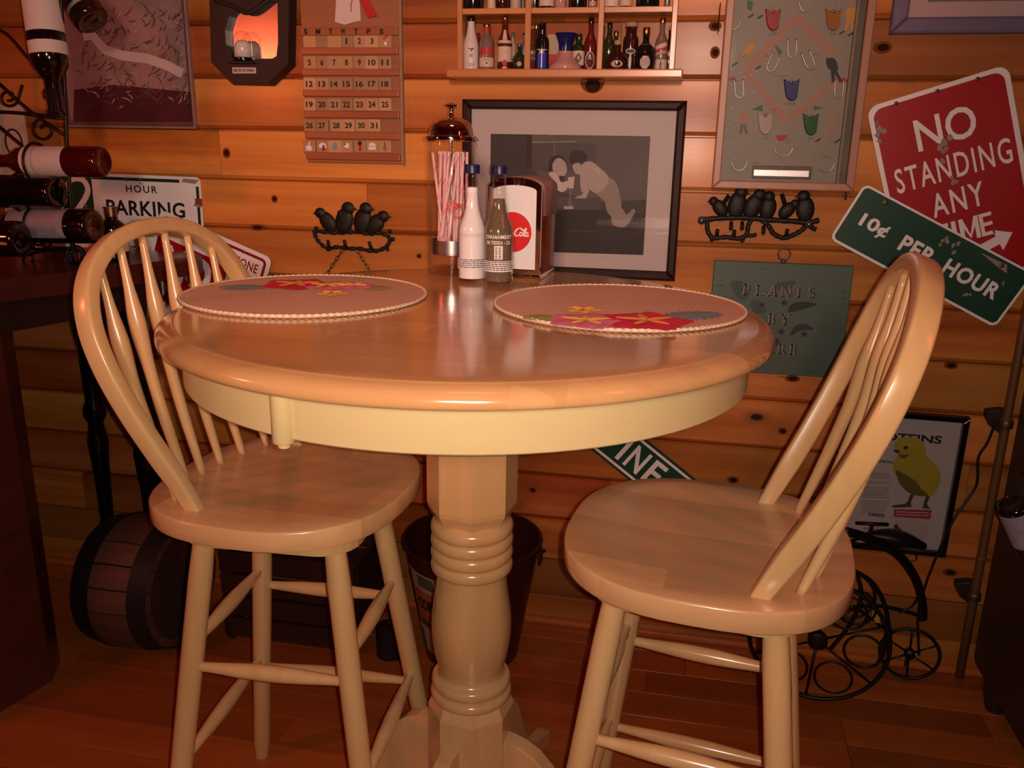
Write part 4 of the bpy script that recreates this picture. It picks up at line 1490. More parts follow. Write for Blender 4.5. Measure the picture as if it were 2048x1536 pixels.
def plants_plaque():
    c = wxz(1566, 640)
    t = thing('plants_plaque', 'weathered teal wooden plaque stencilled with plant lettering and violet flowers', 'plaque', (c[0], WF, c[1]))
    P = lambda px, py: tuple(Vector(wxz(1380 + px / 3.658, 360 + py / 3.658, WF - .014)) - Vector(c))
    x0, x1 = P(178, 590)[0], P(1205, 620)[0]
    z1, z0 = (P(178, 588)[1] + P(1205, 632)[1]) / 2, (P(160, 1400)[1] + P(1180, 1452)[1]) / 2
    G().box(x0, x1, -.013, 0, z0, z1, .002).make('board', 'teal_board', t)
    y = -.0133
    for a, b in (((x0 + .001, z1 - .028), (x1 - .001, z1 - .028)), ((x0 + .001, z0 + .028), (x1 - .001, z0 + .028))):
        G().stroke([a, b], .0009, y + .0003, y).make('scribed_line', 'line_rust', t)
    for xx in (x0 + .028, x1 - .030):
        G().stroke([(xx, z0 + .001), (xx, z1 - .001)], .0009, y + .0003, y).make('scribed_line', 'line_rust', t)
    # stencil serif letters on a 1 x 1 grid
    S = .17
    v = lambda x, w_=S: [(x, 0), (x + w_, 0), (x + w_, 1), (x, 1)]
    serif = lambda xc, z, h=.09, w_=.34: [(xc - w_ / 2, z), (xc + w_ / 2, z), (xc + w_ / 2, z + h), (xc - w_ / 2, z + h)]
    arc = lambda cx, cz, r0, r1, a0, a1, n=9: [(cx + r0 * math.cos(math.radians(a0 + (a1 - a0) * k / n)), cz + r0 * math.sin(math.radians(a0 + (a1 - a0) * k / n))) for k in range(n + 1)] + \
        [(cx + r1 * math.cos(math.radians(a1 - (a1 - a0) * k / n)), cz + r1 * math.sin(math.radians(a1 - (a1 - a0) * k / n))) for k in range(n + 1)]
    L = {
        'P': [v(.14), serif(.225, 0), serif(.2, .91), arc(.42, .73, .27, .12, 82, -82)],
        'L': [v(.14), serif(.225, 0), serif(.225, .91), [(.42, 0), (.82, 0), (.82, .32), (.72, .10), (.42, .10)]],
        'A': [[(.05, 0), (.16, 0), (.46, .86), (.40, 1)], [(.62, 0), (.84, 0), (.52, 1), (.44, 1)], serif(.10, 0, .08, .26), serif(.74, 0, .08, .34), [(.30, .32), (.56, .32), (.53, .41), (.33, .41)]],
        'N': [v(.12, .10), [(.14, 1), (.34, 1), (.80, .12), (.80, 0), (.72, 0)], v(.76, .09), serif(.17, 0), serif(.80, .91, .09, .3)],
        'T': [v(.37), serif(.455, 0), [(.05, 1), (.34, 1), (.34, .91), (.14, .91), (.05, .72)], [(.57, 1), (.86, 1), (.86, .72), (.77, .91), (.57, .91)]],
        'S': [arc(.45, .73, .27, .13, 20, 250), arc(.45, .27, .28, .13, 160, -70) if False else arc(.45, .27, .28, .14, 70, -160), [(.30, .62), (.44, .62), (.64, .40), (.50, .40)]],
        'B': [v(.14), serif(.2, 0), serif(.2, .91), arc(.42, .74, .26, .12, 82, -76), arc(.42, .27, .30, .14, 76, -82)],
        'Y': [v(.38, .15), [(.06, 1), (.26, 1), (.47, .52), (.40, .48)], [(.78, 1), (.86, 1), (.55, .48), (.49, .52)], serif(.455, 0), serif(.16, .92, .08, .3), serif(.80, .92, .08, .24)],
        'R': [v(.14), serif(.225, 0), serif(.2, .91), arc(.42, .74, .26, .12, 82, -82), [(.42, .46), (.58, .48), (.86, .06), (.86, 0), (.70, 0)]],
    }
    def word(s, cx_, cz_, w_, h_):
        adv = w_ / len(s)
        for i, ch in enumerate(s):
            xo = cx_ - w_ / 2 + adv * i + adv * .06
            for mat, dx, dy, yy in (('stencil_cream', -.0013, .0005, y), ('stencil_violet', 0, 0, y - .0004)):
                g = G()
                for p_ in L[ch]:
                    g.prism([(xo + dx + q[0] * adv * .92, cz_ - h_ / 2 + dy + q[1] * h_) for q in p_], yy + .0003, yy)
                g.make('stencil_letter', mat, t)
    a = P(660, 815); word('PLANTS', a[0], a[1], P(950, 0)[0] - P(365, 0)[0], .0235)
    a = P(655, 1020); word('BY', a[0], a[1], P(750, 0)[0] - P(555, 0)[0], .0235)
    a = P(635, 1235); word('BARB', a[0], a[1], .0985, .0235)
    # leaves and violets
    for pts, m in (([(720, 970), (740, 910), (820, 890), (930, 910), (830, 945)], 'leaf_dark'), ([(730, 1140), (770, 1070), (850, 1055), (905, 1095), (820, 1100)], 'leaf_dark'),
                   ([(600, 800), (650, 750), (780, 740), (720, 790)], 'leaf_teal'), ([(300, 750), (380, 740), (450, 800), (400, 880), (330, 840)], 'leaf_teal'), ([(590, 1180), (650, 1160), (640, 1220)], 'leaf_dark'), ([(440, 900), (500, 880), (560, 960), (480, 980)], 'leaf_teal')):
        poly_print('painted_leaf', [P(*q) for q in pts], m, t, y + .00005, .0003, 3)
    for px, py in ((525, 915), (690, 900), (668, 1110), (835, 1130)):
        q = P(px, py); g = G()
        for k in range(5):
            an = 2 * PI * k / 5 + .4
            g.prism(ell(q[0] + .0045 * math.cos(an), q[1] + .0045 * math.sin(an), .0042, .0028, 10, an), y + .0003, y - .0001)
        g.make('painted_violet', 'stencil_violet2', t)
    # cracks in the paint
    g = G()
    for px, py, l in ((520, 650, .012), (200, 770, .012), (1110, 815, .007), (1110, 870, .009), (1110, 910, .008), (870, 1410, .010), (640, 1440, .020)):
        q = P(px, py)
        g.stroke([q, (q[0] + l * .5, q[1] + .001), (q[0] + l, q[1] - .001)], .0012, y + .0003, y)
    g.make('paint_cracks', 'ink_black', t)
    # ring hanger
    q = P(692, 545); R_ = .0125
    G().tube([(q[0] + R_ * math.cos(2 * PI * k / 20), -.008, q[1] + R_ * math.sin(2 * PI * k / 20)) for k in range(20)], .0018, 8, True).make('hanging_ring', 'bolt_metal', t, True)
    G().ball((q[0], -.010, q[1] - R_ - .003), .006, .004, .005).make('ring_eye', 'bolt_metal', t, True)


plain('line_rust', (.24, .10, .05), .6)
plain('stencil_cream', (.50, .42, .28), .6)
plain('stencil_violet', (.055, .022, .035), .6)
plain('stencil_violet2', (.085, .035, .085), .6)
plain('leaf_dark', (.028, .034, .030), .6)
plain('leaf_teal', (.055, .080, .064), .6)

photo_picture()
poster()
octagon_plaque()
calendar()
pinball_game()
purple_picture()
plants_plaque()


# ================================================================== STREET SIGNS
def sign_base(name, label, corner_px, w, h, rot, thick, back, mat, rad):
    """a flat metal plate; origin at its top left corner, local +x along the top edge"""
    p = at(*corner_px)
    t = thing(name, label, 'sign', (p.x, WF - back, p.z), (0, -rot, 0))
    G().prism(rrect(0, w, -h, 0, rad, 6), 0, -thick, .0005).make('plate', mat, t)
    return t


def bolt(t, x, z, y, r=.004):
    G().lathe([(r, 0), (r, .0012), (r * .5, .0026), (.0003, .003)], 12, Matrix.Translation((x, y, z)) @ Matrix.Rotation(PI / 2, 4, 'X')).make('bolt', 'bolt_metal', t, True, angle=40)


def scuffs(t, y, spots, mat='sign_worn'):
    rn = random.Random(len(spots))
    for x, z, r in spots:
        g = G()
        for k in range(4):
            cx_, cz_ = x + rn.uniform(-r, r), z + rn.uniform(-r * 1.4, r * 1.4)
            pts = [(cx_ + r * rn.uniform(.25, .7) * math.cos(a), cz_ + r * rn.uniform(.25, .9) * math.sin(a)) for a in [2 * PI * i / 7 for i in range(7)]]
            g.prism(pts, y + .0002, y - .00012 * k)
        g.make('scuff', mat, t)


def rot_xz(pts, r):
    return [(a * math.cos(r) - b * math.sin(r), a * math.sin(r) + b * math.cos(r)) for a, b in pts]


def no_standing():
    r = math.atan2(at(2000, 130).z - at(1735, 212).z, at(2000, 130).x - at(1735, 212).x)
    w, h = .262, .405
    t = sign_base('no_standing_sign', 'red street sign reading NO STANDING ANY TIME with an arrow', (1731, 216), w, h, r, .0022, .006, 'sign_white', .022)
    y = -.0024
    pn = G().prism(rrect(.009, w - .010, -h + .009, -.009, .020, 6), -.0018, y).make('red_panel', 'sign_red', t)
    y -= .0003
    text('NO', .134, -.083, .112, .064, 'sign_white', t, y, bold=.014)
    text('STANDING', .1335, -.1600, .217, .050, 'sign_white', t, y, bold=.010, space=1.18)
    text('ANY', .131, -.2280, .098, .048, 'sign_white', t, y, bold=.012, space=1.2)
    for s_, dx, wd in (('T', -.0405, .028), ('I', -.0165, .0085), ('E', .0435, .024)):
        text(s_, .131 + dx, -.2915, wd, .046, 'sign_white', t, y, bold=.012)
    g = G()
    for k_, st_ in enumerate(([(-.0155, -.025), (-.0155, .025)], [(-.0150, .022), (0, -.018), (.0150, .022)], [(.0155, .025), (.0155, -.025)])):
        g.stroke([(.131 + .0115 + a_ * .92, -.2915 + b_ * .92) for a_, b_ in st_], .0078, y + .0003, y - .00008 * k_)
    g.make('lettering', 'sign_white', t)
    a = [(-.062, -.010), (.012, -.010), (.012, -.032), (.056, .0), (.012, .032), (.012, .010), (-.062, .010)]
    tip, tail = at(2022, 464), at(1945, 505)
    o_, d_ = at(1731, 216), (tip - tail)
    lx = lambda p_: rot_xz([(p_.x - o_.x, p_.z - o_.z)], -r)[0]
    tp_, tl_ = Vector(lx(tip)), Vector(lx(tail))
    an = math.atan2(tp_.y - tl_.y, tp_.x - tl_.x)
    a = [(-.085, -.009), (-.030, -.009), (-.030, -.024), (0, 0), (-.030, .024), (-.030, .009), (-.085, .009)]
    G().prism([(q[0] + tp_.x, q[1] + tp_.y) for q in rot_xz(a, an)], y + .0003, y).make('arrow', 'sign_white', t)
    for x, z in ((.055, -.009), (.132, -.0095), (.205, -.010)):
        bolt(t, x, z, y)
    scuffs(t, y - .0002, [(.020, -.062, .010), (.013, -.038, .004), (.128, -.118, .011), (.120, -.135, .009), (.128, -.190, .007)])


def ten_cents():
    p0, p1 = at(1730, 369), at(2040, 534)
    r = math.atan2(p1.z - p0.z, p1.x - p0.x)
    w, h = .386, .128
    t = sign_base('parking_rate_sign', 'green street sign reading 10¢ PER HOUR tilted across the red sign', (1727, 366), w, h, r, .0022, .012, 'sign_white', .014)
    y = -.0024
    G().prism(rrect(.005, w - .005, -h + .0055, -.0045, .010, 6), -.0018, y).make('green_panel', 'sign_green', t)
    y -= .0003
    text('10¢', .064, -.066, .062, .0335, 'sign_white', t, y, bold=.03)
    text('PER', .165, -.066, .075, .0335, 'sign_white', t, y, bold=.034, space=1.1)
    text('HOUR', .289, -.066, .122, .0335, 'sign_white', t, y, bold=.034, space=1.1)
    bolt(t, .056, -.014, y, .006); bolt(t, .322, -.016, y, .005)
    G().prism([(.272, -.013), (.330, -.010), (.340, -.024), (.318, -.022)], y + .0002, y - .0001).make('worn_patch', 'sign_worn', t)
    scuffs(t, y - .0002, [(.203, -.030, .007), (.222, -.028, .008), (.300, -.100, .005), (.140, -.090, .003), (.345, -.045, .003)])


def hour_parking():
    p0, p1 = at(190, 347), at(402, 352)
    r = math.atan2(p1.z - p0.z, p1.x - p0.x)
    w, h = .385, .300
    t = sign_base('parking_hours_sign', 'white street sign reading HOUR PARKING behind the wine rack', (118, 343), w, h, r - .015, .0022, .004, 'sign_white', .012)
    y = -.0024
    G().prism([(.006, -.010), (.0925, -.010), (.0925, -.128), (.006, -.128)], -.0018, y).make('green_panel', 'sign_green', t)
    for a, b in (((.094, -.011), (.330, -.011)), ((.376, -.022), (.376, -.290))):
        G().stroke([a, b], .0075, -.0018, y).make('border_line', 'sign_dark_green', t)
    y -= .0003
    two = smooth_path([(.022, -.040, 0), (.036, -.018, 0), (.066, -.016, 0), (.080, -.036, 0), (.070, -.062, 0), (.030, -.108, 0), (.024, -.116, 0), (.084, -.116, 0)], 5)
    G().stroke([(q[0], q[1]) for q in two], .0145, y + .0003, y).make('numeral', 'sign_white', t)
    text('HOUR', .227, -.0335, .084, .0175, 'sign_black', t, y, bold=.012, space=1.25)
    text('PARKING', .233, -.080, .212, .0370, 'sign_black', t, y, bold=.022, space=1.05)
    text('9', .1315, -.132, .022, .036, 'sign_black', t, y, bold=.022)
    text('AM TO 6PM', .215, -.139, .110, .0185, 'sign_black', t, y, bold=.012)
    text('EXCEPT SUNDAY', .205, -.181, .150, .0165, 'sign_black', t, y, bold=.012)
    a = [(-.06, -.008), (.015, -.008), (.015, -.022), (.055, 0), (.015, .022), (.015, .008), (-.06, .008)]
    G().prism([(q[0] + .215, q[1] - .214) for q in a], y + .0003, y).make('arrow', 'sign_dark_green', t)
    G().prism([(.342, -.004), (.382, -.006), (.372, -.016), (.335, -.012)], y + .0002, y - .0001).make('worn_patch', 'sign_worn', t)
    scuffs(t, y - .0002, [(.190, -.012, .004), (.228, -.016, .004), (.376, -.062, .005), (.068, -.078, .004)])
    # a bite out of the right edge shows wood behind: a rusted notch
    G().prism([(.368, -.050), (.386, -.050), (.386, -.068), (.364, -.068), (.368, -.060)], y + .0002, y - .0001).make('rust_notch', 'rust', t)


def tow_zone():
    p0, p1 = at(420, 461), at(540, 514)
    r = math.atan2(p1.z - p0.z, p1.x - p0.x)
    w, h = .305, .275
    # top right corner at (549, 519): walk back along the top edge
    pc = at(549, 516)
    o = Vector((pc.x - w * math.cos(r), pc.z - w * math.sin(r)))
    t = thing('tow_zone_sign', 'tilted white and red street sign behind the left stool back', 'sign', (o.x, WF - .009, o.y), (0, -r, 0))
    G().prism(rrect(0, w, -h, 0, .018, 6), 0, -.0022, .0005).make('plate', 'sign_white', t)
    y = -.0024
    def border(x0, x1, z0, z1, wd, rad, mat):
        P_ = rrect(x0, x1, z0, z1, rad, 6)
        I_ = rrect(x0 + wd, x1 - wd, z0 + wd, z1 - wd, max(.002, rad - wd), 6)
        n = len(P_); vs = []; fs = []
        for (a, b), (c_, d) in zip(P_, I_):
            vs += [(a, y, b), (c_, y, d)]
        for i in range(n):
            j = (i + 1) % n
            fs.append((2 * i, 2 * j, 2 * j + 1, 2 * i + 1))
        G().add(vs, fs).make('red_border', mat, t)
    border(.010, w - .010, -h + .010, -.010, .007, .014, 'sign_dark_red')
    G().prism([(.017, -.062), (.205, -.062), (.205, -.170), (.017, -.170)], -.0018, y).make('red_panel', 'sign_red', t)
    y -= .0003
    text('TOW AWAY', .100, -.037, .120, .020, 'sign_dark_red', t, y, bold=.02)
    text('ZONE', .2455, -.041, .064, .0235, 'sign_dark_red', t, y, bold=.016, space=1.1)
    text('NO', .105, -.115, .130, .086, 'sign_white', t, y, bold=.05)
    text('PARKING', .150, -.205, .250, .050, 'sign_dark_red', t, y, bold=.04)
    bolt(t, .2325, -.0135, y, .004); bolt(t, .16, -.010, y, .004)


def pine_sign():
    p0, p1 = at(1285, 871), at(1378, 946)
    r = math.atan2(p1.z - p0.z, p1.x - p0.x)
    # upper edge passes through (1285, 871)-(1385, 950); lower edge through (1152, 891)-(1211, 942)
    w, h = .46, .105
    t_ = .205
    px, pz = p0.x - t_ * math.cos(r), p0.z - t_ * math.sin(r)
    t = thing('street_name_sign', 'green street name sign reading PINE hung aslant low on the wall', 'sign', (px, WF - .004, pz), (0, -r, 0))
    G().prism(rrect(0, w, -h, 0, .006, 4), 0, -.0022, .0004).make('plate', 'sign_green', t)
    y = -.0025
    for z in (-.0095, -h + .0095):
        G().stroke([(.006, z), (w - .006, z)], .0062, -.0018, y).make('border_line', 'sign_white', t)
    for x in (.0065, w - .0065):
        G().stroke([(x, -.006), (x, -h + .006)], .0062, -.0018, y).make('border_line', 'sign_white', t)
    q = at(1246, 901)
    d = Vector((q.x - px, q.z - pz)); ix = d.x * math.cos(r) + d.y * math.sin(r)
    # the letter I stands at ix
    for s, dx, wd in (('P', -.050, .038), ('I', 0, .0105), ('N', .039, .042), ('E', .091, .036)):
        text(s, ix + dx, -h / 2, wd, .062, 'sign_white', t, y - .0002, bold=.02)
    text('ST', ix + .165, -h / 2 + .012, .036, .034, 'sign_white', t, y - .0002, bold=.02)
    bolt(t, .02, -h / 2, y); bolt(t, w - .02, -h / 2, y)


plain('sign_dark_green', (.012, .032, .022), .45)
plain('rust', (.22, .05, .018), .7, vary=.4, scale=80)
no_standing()
ten_cents()
hour_parking()
tow_zone()
pine_sign()


def protein_poster():
    a, b = at(1690, 826), at(1935, 833)
    r = math.atan2(b.z - a.z, b.x - a.x)
    w = .250; h = .330
    p = at(1936, 831)
    t = thing('chick_poster', 'black framed poster of a yellow chick with the heading PROTEINS', 'poster', (p.x - w / 2, WF, p.z - h / 2), (0, math.radians(0.5), 0))
    X0, Z0 = -w / 2, -h / 2
    frame_rails(t, -w / 2, w / 2, -h / 2, h / 2, .0125, 0, -.018, 'black_gloss', .002)
    pp = G().box(-w / 2 + .010, w / 2 - .010, -.006, -.001, -h / 2 + .010, h / 2 - .010).make('paper', 'poster_paper', t)
    cx, cz = p.x - w / 2, p.z - h / 2
    P = lambda px, py: tuple(Vector(wxz(1640 + px / 4.042, 780 + py / 4.042, WF - .007)) - Vector((cx, cz)))
    y = -.0064
    q = P(770, 338)
    qx = P(1048, 0)[0]
    text('PROTEINS', qx - .078, P(0, 338)[1] + .001, .156, .0185, 'ink_black', t, y, 'heading', bold=.03, rot=.02)
    y2 = y - .0002
    body = [(600, 470), (615, 405), (690, 380), (790, 390), (845, 440), (860, 530), (930, 600), (975, 680), (960, 780), (900, 860), (830, 855), (740, 840), (660, 780), (620, 700), (590, 640), (600, 560), (630, 530)]
    ch = poly_print('printed_chick', [P(*k) for k in body], 'chick_yellow', t, y2, .0003, 4)
    poly_print('chick_shadow', [P(*k) for k in [(610, 650), (680, 680), (780, 740), (820, 800), (880, 850), (830, 858), (740, 842), (660, 780), (625, 710)]], 'chick_olive', ch, y2 - .0001, .0002, 3)
    poly_print('chick_beak', [P(*k) for k in [(585, 487), (625, 480), (650, 500), (620, 515)]], 'chick_dark', ch, y2 - .0003)
    poly_print('chick_eye', [P(*k) for k in [(670, 465), (690, 452), (712, 462), (700, 478), (680, 478)]], 'ink_black', ch, y2 - .0003, .0003, 3)
    poly_print('chick_throat', [P(*k) for k in [(630, 520), (680, 525), (720, 520), (690, 550), (650, 550)]], 'chick_olive', ch, y2 - .0003, .0003, 3)
    for leg in ([(730, 845), (760, 845), (735, 915), (745, 945), (590, 950), (585, 935), (690, 920), (715, 890)], [(860, 855), (890, 860), (865, 920), (895, 960), (830, 955), (845, 900)]):
        poly_print('chick_leg', [P(*k) for k in leg], 'chick_dark', ch, y2 - .0003)
    rb = poly_print('red_block', [P(600, 965), P(905, 970), P(895, 1045), P(600, 1025)], 'poster_red', t, y)
    for k in range(2):
        A = P(620, 985 + 22 * k); B_ = P(880, 992 + 22 * k)
        G().stroke([A, B_], .0016, y - .0001, y - .0002).make('small_print', 'cream_print', rb)
    rn = random.Random(3); g = G()
    for zz in list(range(675, 1000, 16)):
        if zz in (723, 771, 883):
            continue
        A, B_ = P(330 + rn.uniform(-5, 15), zz), P(585 - rn.uniform(0, 40) - (zz - 675) * .08, zz + 6)
        g.stroke([A, B_], .0013, y + .0002, y)
    g.make('small_print', 'ink_grey', t)
    text('NUTRITION', P(520, 582)[0], P(520, 582)[1], .036, .006, 'ink_black', t, y, bold=.03)
    for s, px, py, w_ in (('KANCO', 460, 1013, .034), ('CHICK', 445, 1100, .030), ('STARTER', 440, 1133, .044)):
        text(s, P(px, py)[0], P(px, py)[1], w_, .0075, 'ink_grey' if s != 'KANCO' else 'ink_black', t, y, bold=.04)
    G().prism([P(*k) for k in [(600, 1100), (625, 1080), (640, 1110), (665, 1130), (640, 1160), (620, 1170), (605, 1140)]], y + .0003, y).make('small_vignette', 'chick_dark', t)
    poly_print('pale_panel', [P(600, 1050), P(890, 1060), P(870, 1210), P(600, 1190)], 'panel_pink', t, y + .0001)
    G().box(-w / 2 + .010, w / 2 - .010, -.0125, -.0117, -h / 2 + .010, h / 2 - .010).make('glass_pane', 'pane_glass', t)


plain('poster_paper', (.50, .44, .42), .6, vary=.05, scale=10)
plain('panel_pink', (.46, .38, .36), .6)
plain('chick_yellow', (.42, .33, .03), .6, vary=.18, scale=60)
plain('chick_olive', (.13, .11, .02), .6, vary=.4, scale=60)
plain('chick_dark', (.055, .055, .025), .6)
plain('poster_red', (.40, .035, .05), .6)
protein_poster()

# ================================================================== CAST-IRON BIRD HOOKS
def bird(g, x, z, s, lean=0.0, look_=1, tail=None, up=0):
    """a small perched bird, flattened like a casting"""
    R_ = Matrix.Rotation(lean, 4, 'Y')
    g.ball((x, -.010, z + .016 * s), .0135 * s, .007, .0195 * s, 12, 8, R_)
    hx = x + math.sin(lean) * .018 * s + look_ * .002 * s
    hz = z + .016 * s + math.cos(lean) * .0185 * s
    g.ball((hx, -.011, hz), .0098 * s, .007, .0092 * s, 10, 7)
    g.prism([(hx + look_ * .006 * s, hz + .003 * s), (hx + look_ * .0135 * s, hz - .001 * s), (hx + look_ * .006 * s, hz - .004 * s)], -.008, -.013)
    if tail:
        tx, tz = tail
        g.tube([(x, -.009, z + .012 * s), ((x + x + tx) / 2, -.009, z + .012 * s + tz * .55), (x + tx, -.009, z + .012 * s + tz)], [.006 * s, .0065 * s, .006 * s], 8, flat=.7)


def bird_hooks_left():
    c = at(712, 480)
    t = thing('bird_hook_rack', 'black cast iron hook rack with four birds on a looped twig', 'hook rack', (c.x, WF, c.z))
    P = lambda px, py: tuple(Vector(wxz(580 + px / 6.4, 340 + py / 6.4)) - Vector((c.x, c.z)))
    loop = [(340, 780), (345, 850), (400, 930), (500, 1000), (620, 980), (760, 1000), (900, 1000), (1050, 1030), (1160, 1020), (1260, 960), (1290, 890), (1250, 830), (1130, 800), (1040, 815), (900, 790), (780, 790), (640, 800), (480, 790)]
    g = G()
    pts = smooth_path([(P(*q)[0], -.008, P(*q)[1]) for q in loop], 5, True)
    rr = [.0044 + .0012 * math.sin(i * 1.7) for i in range(len(pts))]
    g.tube(pts, rr, 9, True)
    g.make('twig_loop', 'iron', t, True)
    g = G()
    for px, py in ((1290, 780), (1330, 880), (1260, 1010), (350, 740), (330, 800), (500, 1010)):
        q = P(px, py); g.ball((q[0], -.008, q[1]), .005, .004, .005, 8, 6)
    g.make('twig_knots', 'iron', t, True)
    for px, py, s, ln, lk, tail in ((510, 780, 1.05, -.65, -1, None), (720, 790, 1.25, .25, 1, (-.010, .030)), (950, 790, 1.22, .22, 1, None), (1110, 820, 1.1, .75, 1, None)):
        q = P(px, py); b = G()
        bird(b, q[0], q[1], s * 1.3, ln, lk, tail)
        b.make('bird', 'iron', t, True, angle=50)
    for px, py, dx in ((540, 985, 0), (755, 985, -.1), (1080, 1010, -.2)):
        q = P(px, py)
        G().tube(smooth_path([(q[0], -.010, q[1]), (q[0], -.020, q[1] + .003), (q[0] + dx * .01, -.024, q[1] + .012), (q[0] + dx * .02, -.023, q[1] + .019)], 5), [.0038] * 15 + [.0032], 8).make('hook', 'iron', t, True)


def bird_hooks_right():
    c = at(1518, 440)
    t = thing('bird_hook_rack', 'black cast iron hook rack with six birds on a branch', 'hook rack', (c.x, WF, c.z))
    P = lambda px, py: tuple(Vector(wxz(1380 + px / 3.658, 360 + py / 3.658)) - Vector((c.x, c.z)))
    def tw(nm, pts, r, closed=False):
        p_ = smooth_path([(P(*q)[0], -.008, P(*q)[1]) for q in pts], 6, closed)
        G().tube(p_, [r * (1 + .12 * math.sin(i * 1.9)) for i in range(len(p_))], 9, closed).make(nm, 'iron', t, True)
    tw('branch', [(68, 290), (130, 285), (250, 275), (420, 275), (600, 290), (760, 300), (860, 310), (940, 290)], .0056)
    tw('branch_loop', [(125, 295), (130, 370), (170, 420), (260, 415), (350, 425), (410, 400), (425, 330), (450, 285)], .0050)
    tw('branch_loop', [(520, 290), (570, 330), (610, 390), (680, 420), (750, 400), (820, 360), (850, 315)], .0050)
    tw('twig', [(870, 330), (895, 350), (920, 360)], .0048)
    tw('twig', [(410, 400), (450, 405), (485, 395)], .0042)
    tw('twig', [(150, 400), (165, 445)], .0046)
    tw('twig', [(365, 420), (390, 448)], .0046)
    for px, py in ((85, 292), (865, 320)):
        q = P(px, py)
        G().lathe([(.0085, 0), (.0085, .004), (.006, .005)], 14, Matrix.Translation((q[0], -.009, q[1])) @ Matrix.Rotation(PI / 2, 4, 'X')).make('screw_lug', 'iron', t, True, angle=40)
        G().lathe([(.0035, 0), (.003, .0015), (.0005, .002)], 10, Matrix.Translation((q[0], -.014, q[1])) @ Matrix.Rotation(PI / 2, 4, 'X')).make('screw', 'steel', t, True)
    for px, py, s, ln, lk, tail in ((215, 262, 1.05, -.75, -1, (.016, .032)), (335, 262, 1.45, .12, 1, None), (450, 270, 1.40, .35, 1, None), (560, 275, 1.28, .12, -1, None), (700, 280, 1.05, .75, 1, (-.014, .038)), (830, 290, 1.40, -.12, -1, None)):
        q = P(px, py); b = G()
        bird(b, q[0], q[1], s, ln, lk, tail)
        b.make('bird', 'iron', t, True, angle=50)
    for px, py in ((195, 400), (318, 405), (700, 400), (300, 310), (380, 310), (535, 340)):
        q = P(px, py)
        dz = .010 if py > 350 else -.010
        G().tube([(q[0], -.010, q[1]), (q[0], -.018, q[1] + dz * .3), (q[0], -.022, q[1] + dz * .8), (q[0], -.020, q[1] + dz * 1.3)], .0040, 8).make('hook', 'iron', t, True)


def chain(label, a, b):
    A, B_ = at(*a), at(*b)
    t = thing('hanging_chain', label, 'chain', (A.x, WF, A.z))
    v = Vector((B_.x - A.x, 0, B_.z - A.z)); n = max(3, int(v.length / .0105)); ang = math.atan2(v.x, -v.z)
    for k in range(n):
        c = v * ((k + .5) / n)
        M = Matrix.Translation((c.x, -.006, c.z)) @ Matrix.Rotation(-ang, 4, 'Y') @ Matrix.Rotation(PI / 2 * (k % 2) * .8 + .2, 4, 'Z')
        pts = [(.0032 * math.cos(2 * PI * i / 14), 0, .0072 * math.sin(2 * PI * i / 14)) for i in range(14)]
        G().tube(pts, .0011, 6, True, M).make('chain_link', 'bolt_metal', t, True)


bird_hooks_left()
bird_hooks_right()
chain('left of the two short chains slanting down under the four-bird rack', (688, 498), (650, 556))
chain('right of the two short chains slanting down under the four-bird rack', (714, 498), (748, 552))

# ================================================================== MINIATURES SHELF
SY = WF - .062     # front edge of the miniature shelf


def bottle_shelf():
    P = lambda u, v, y=SY: wxz(u, v, y)
    x0, x1 = P(914, 80)[0], P(1352, 80)[0]
    zb = P(1130, 139)[1]; z1 = P(1130, 26)[1]; zt1 = P(1130, 14)[1]
    c = ((x0 + x1) / 2, zb)
    t = thing('miniatures_shelf', 'small wooden wall shelf divided into cubbies of miniature bottles', 'shelf', (c[0], WF, zb))
    L = lambda x: x - c[0]
    step = zt1 - zb
    top = step * 3 + .012
    G().box(L(P(897, 145)[0]), L(P(1366, 145)[0]), -.082, 0, -.017, 0, .003).make('bottom_ledge', 'shelf_wood', t)
    for a, b in ((914, 924), (1049, 1061), (1195, 1206), (1341, 1352)):
        G().box(L(P(a, 80)[0]), L(P(b, 80)[0]), -.062, 0, 0, top, .0012).make('upright', 'shelf_upright_wood', t)
    for k in (1, 2):
        for a, b in ((924, 1049), (1061, 1195), (1206, 1341)):
            G().box(L(P(a, 80)[0]), L(P(b, 80)[0]), -.060, 0, step * k - (zt1 - z1), step * k, .0012).make('cubby_shelf', 'shelf_wood', t)
    G().box(L(x0) - .01, L(x1) + .01, -.072, 0, top, top + .015, .003).make('top_board', 'shelf_wood', t)
    return zb, step


ZB, STEP = bottle_shelf()
for nm, c, r_ in (('b_white', (.66, .58, .57), .35), ('b_black', (.008, .007, .007), .12), ('b_amber', (.075, .018, .007), .10), ('b_red', (.13, .010, .008), .12), ('b_brown', (.035, .010, .006), .12),
                  ('b_green', (.018, .030, .010), .10), ('b_clear', (.20, .13, .10), .10), ('b_blue', (.010, .012, .10), .2), ('b_bluefoil', (.02, .05, .42), .25), ('b_gold', (.42, .24, .09), .3), ('b_cork', (.40, .26, .14), .8),
                  ('b_rose', (.50, .26, .25), .12), ('b_slate', (.09, .11, .13), .25), ('l_cream', (.60, .47, .36), .6), ('l_white', (.62, .55, .52), .6), ('l_tan', (.45, .30, .21), .6), ('l_red', (.45, .03, .03), .6), ('l_dark', (.05, .035, .03), .6), ('l_silver', (.40, .36, .35), .35), ('b_beige', (.45, .36, .25), .5)):
    plain(nm, c, r_, coat=.6 if nm.startswith('b_') and r_ < .2 else 0, metal=1.0 if nm == 'b_gold' else 0.0)


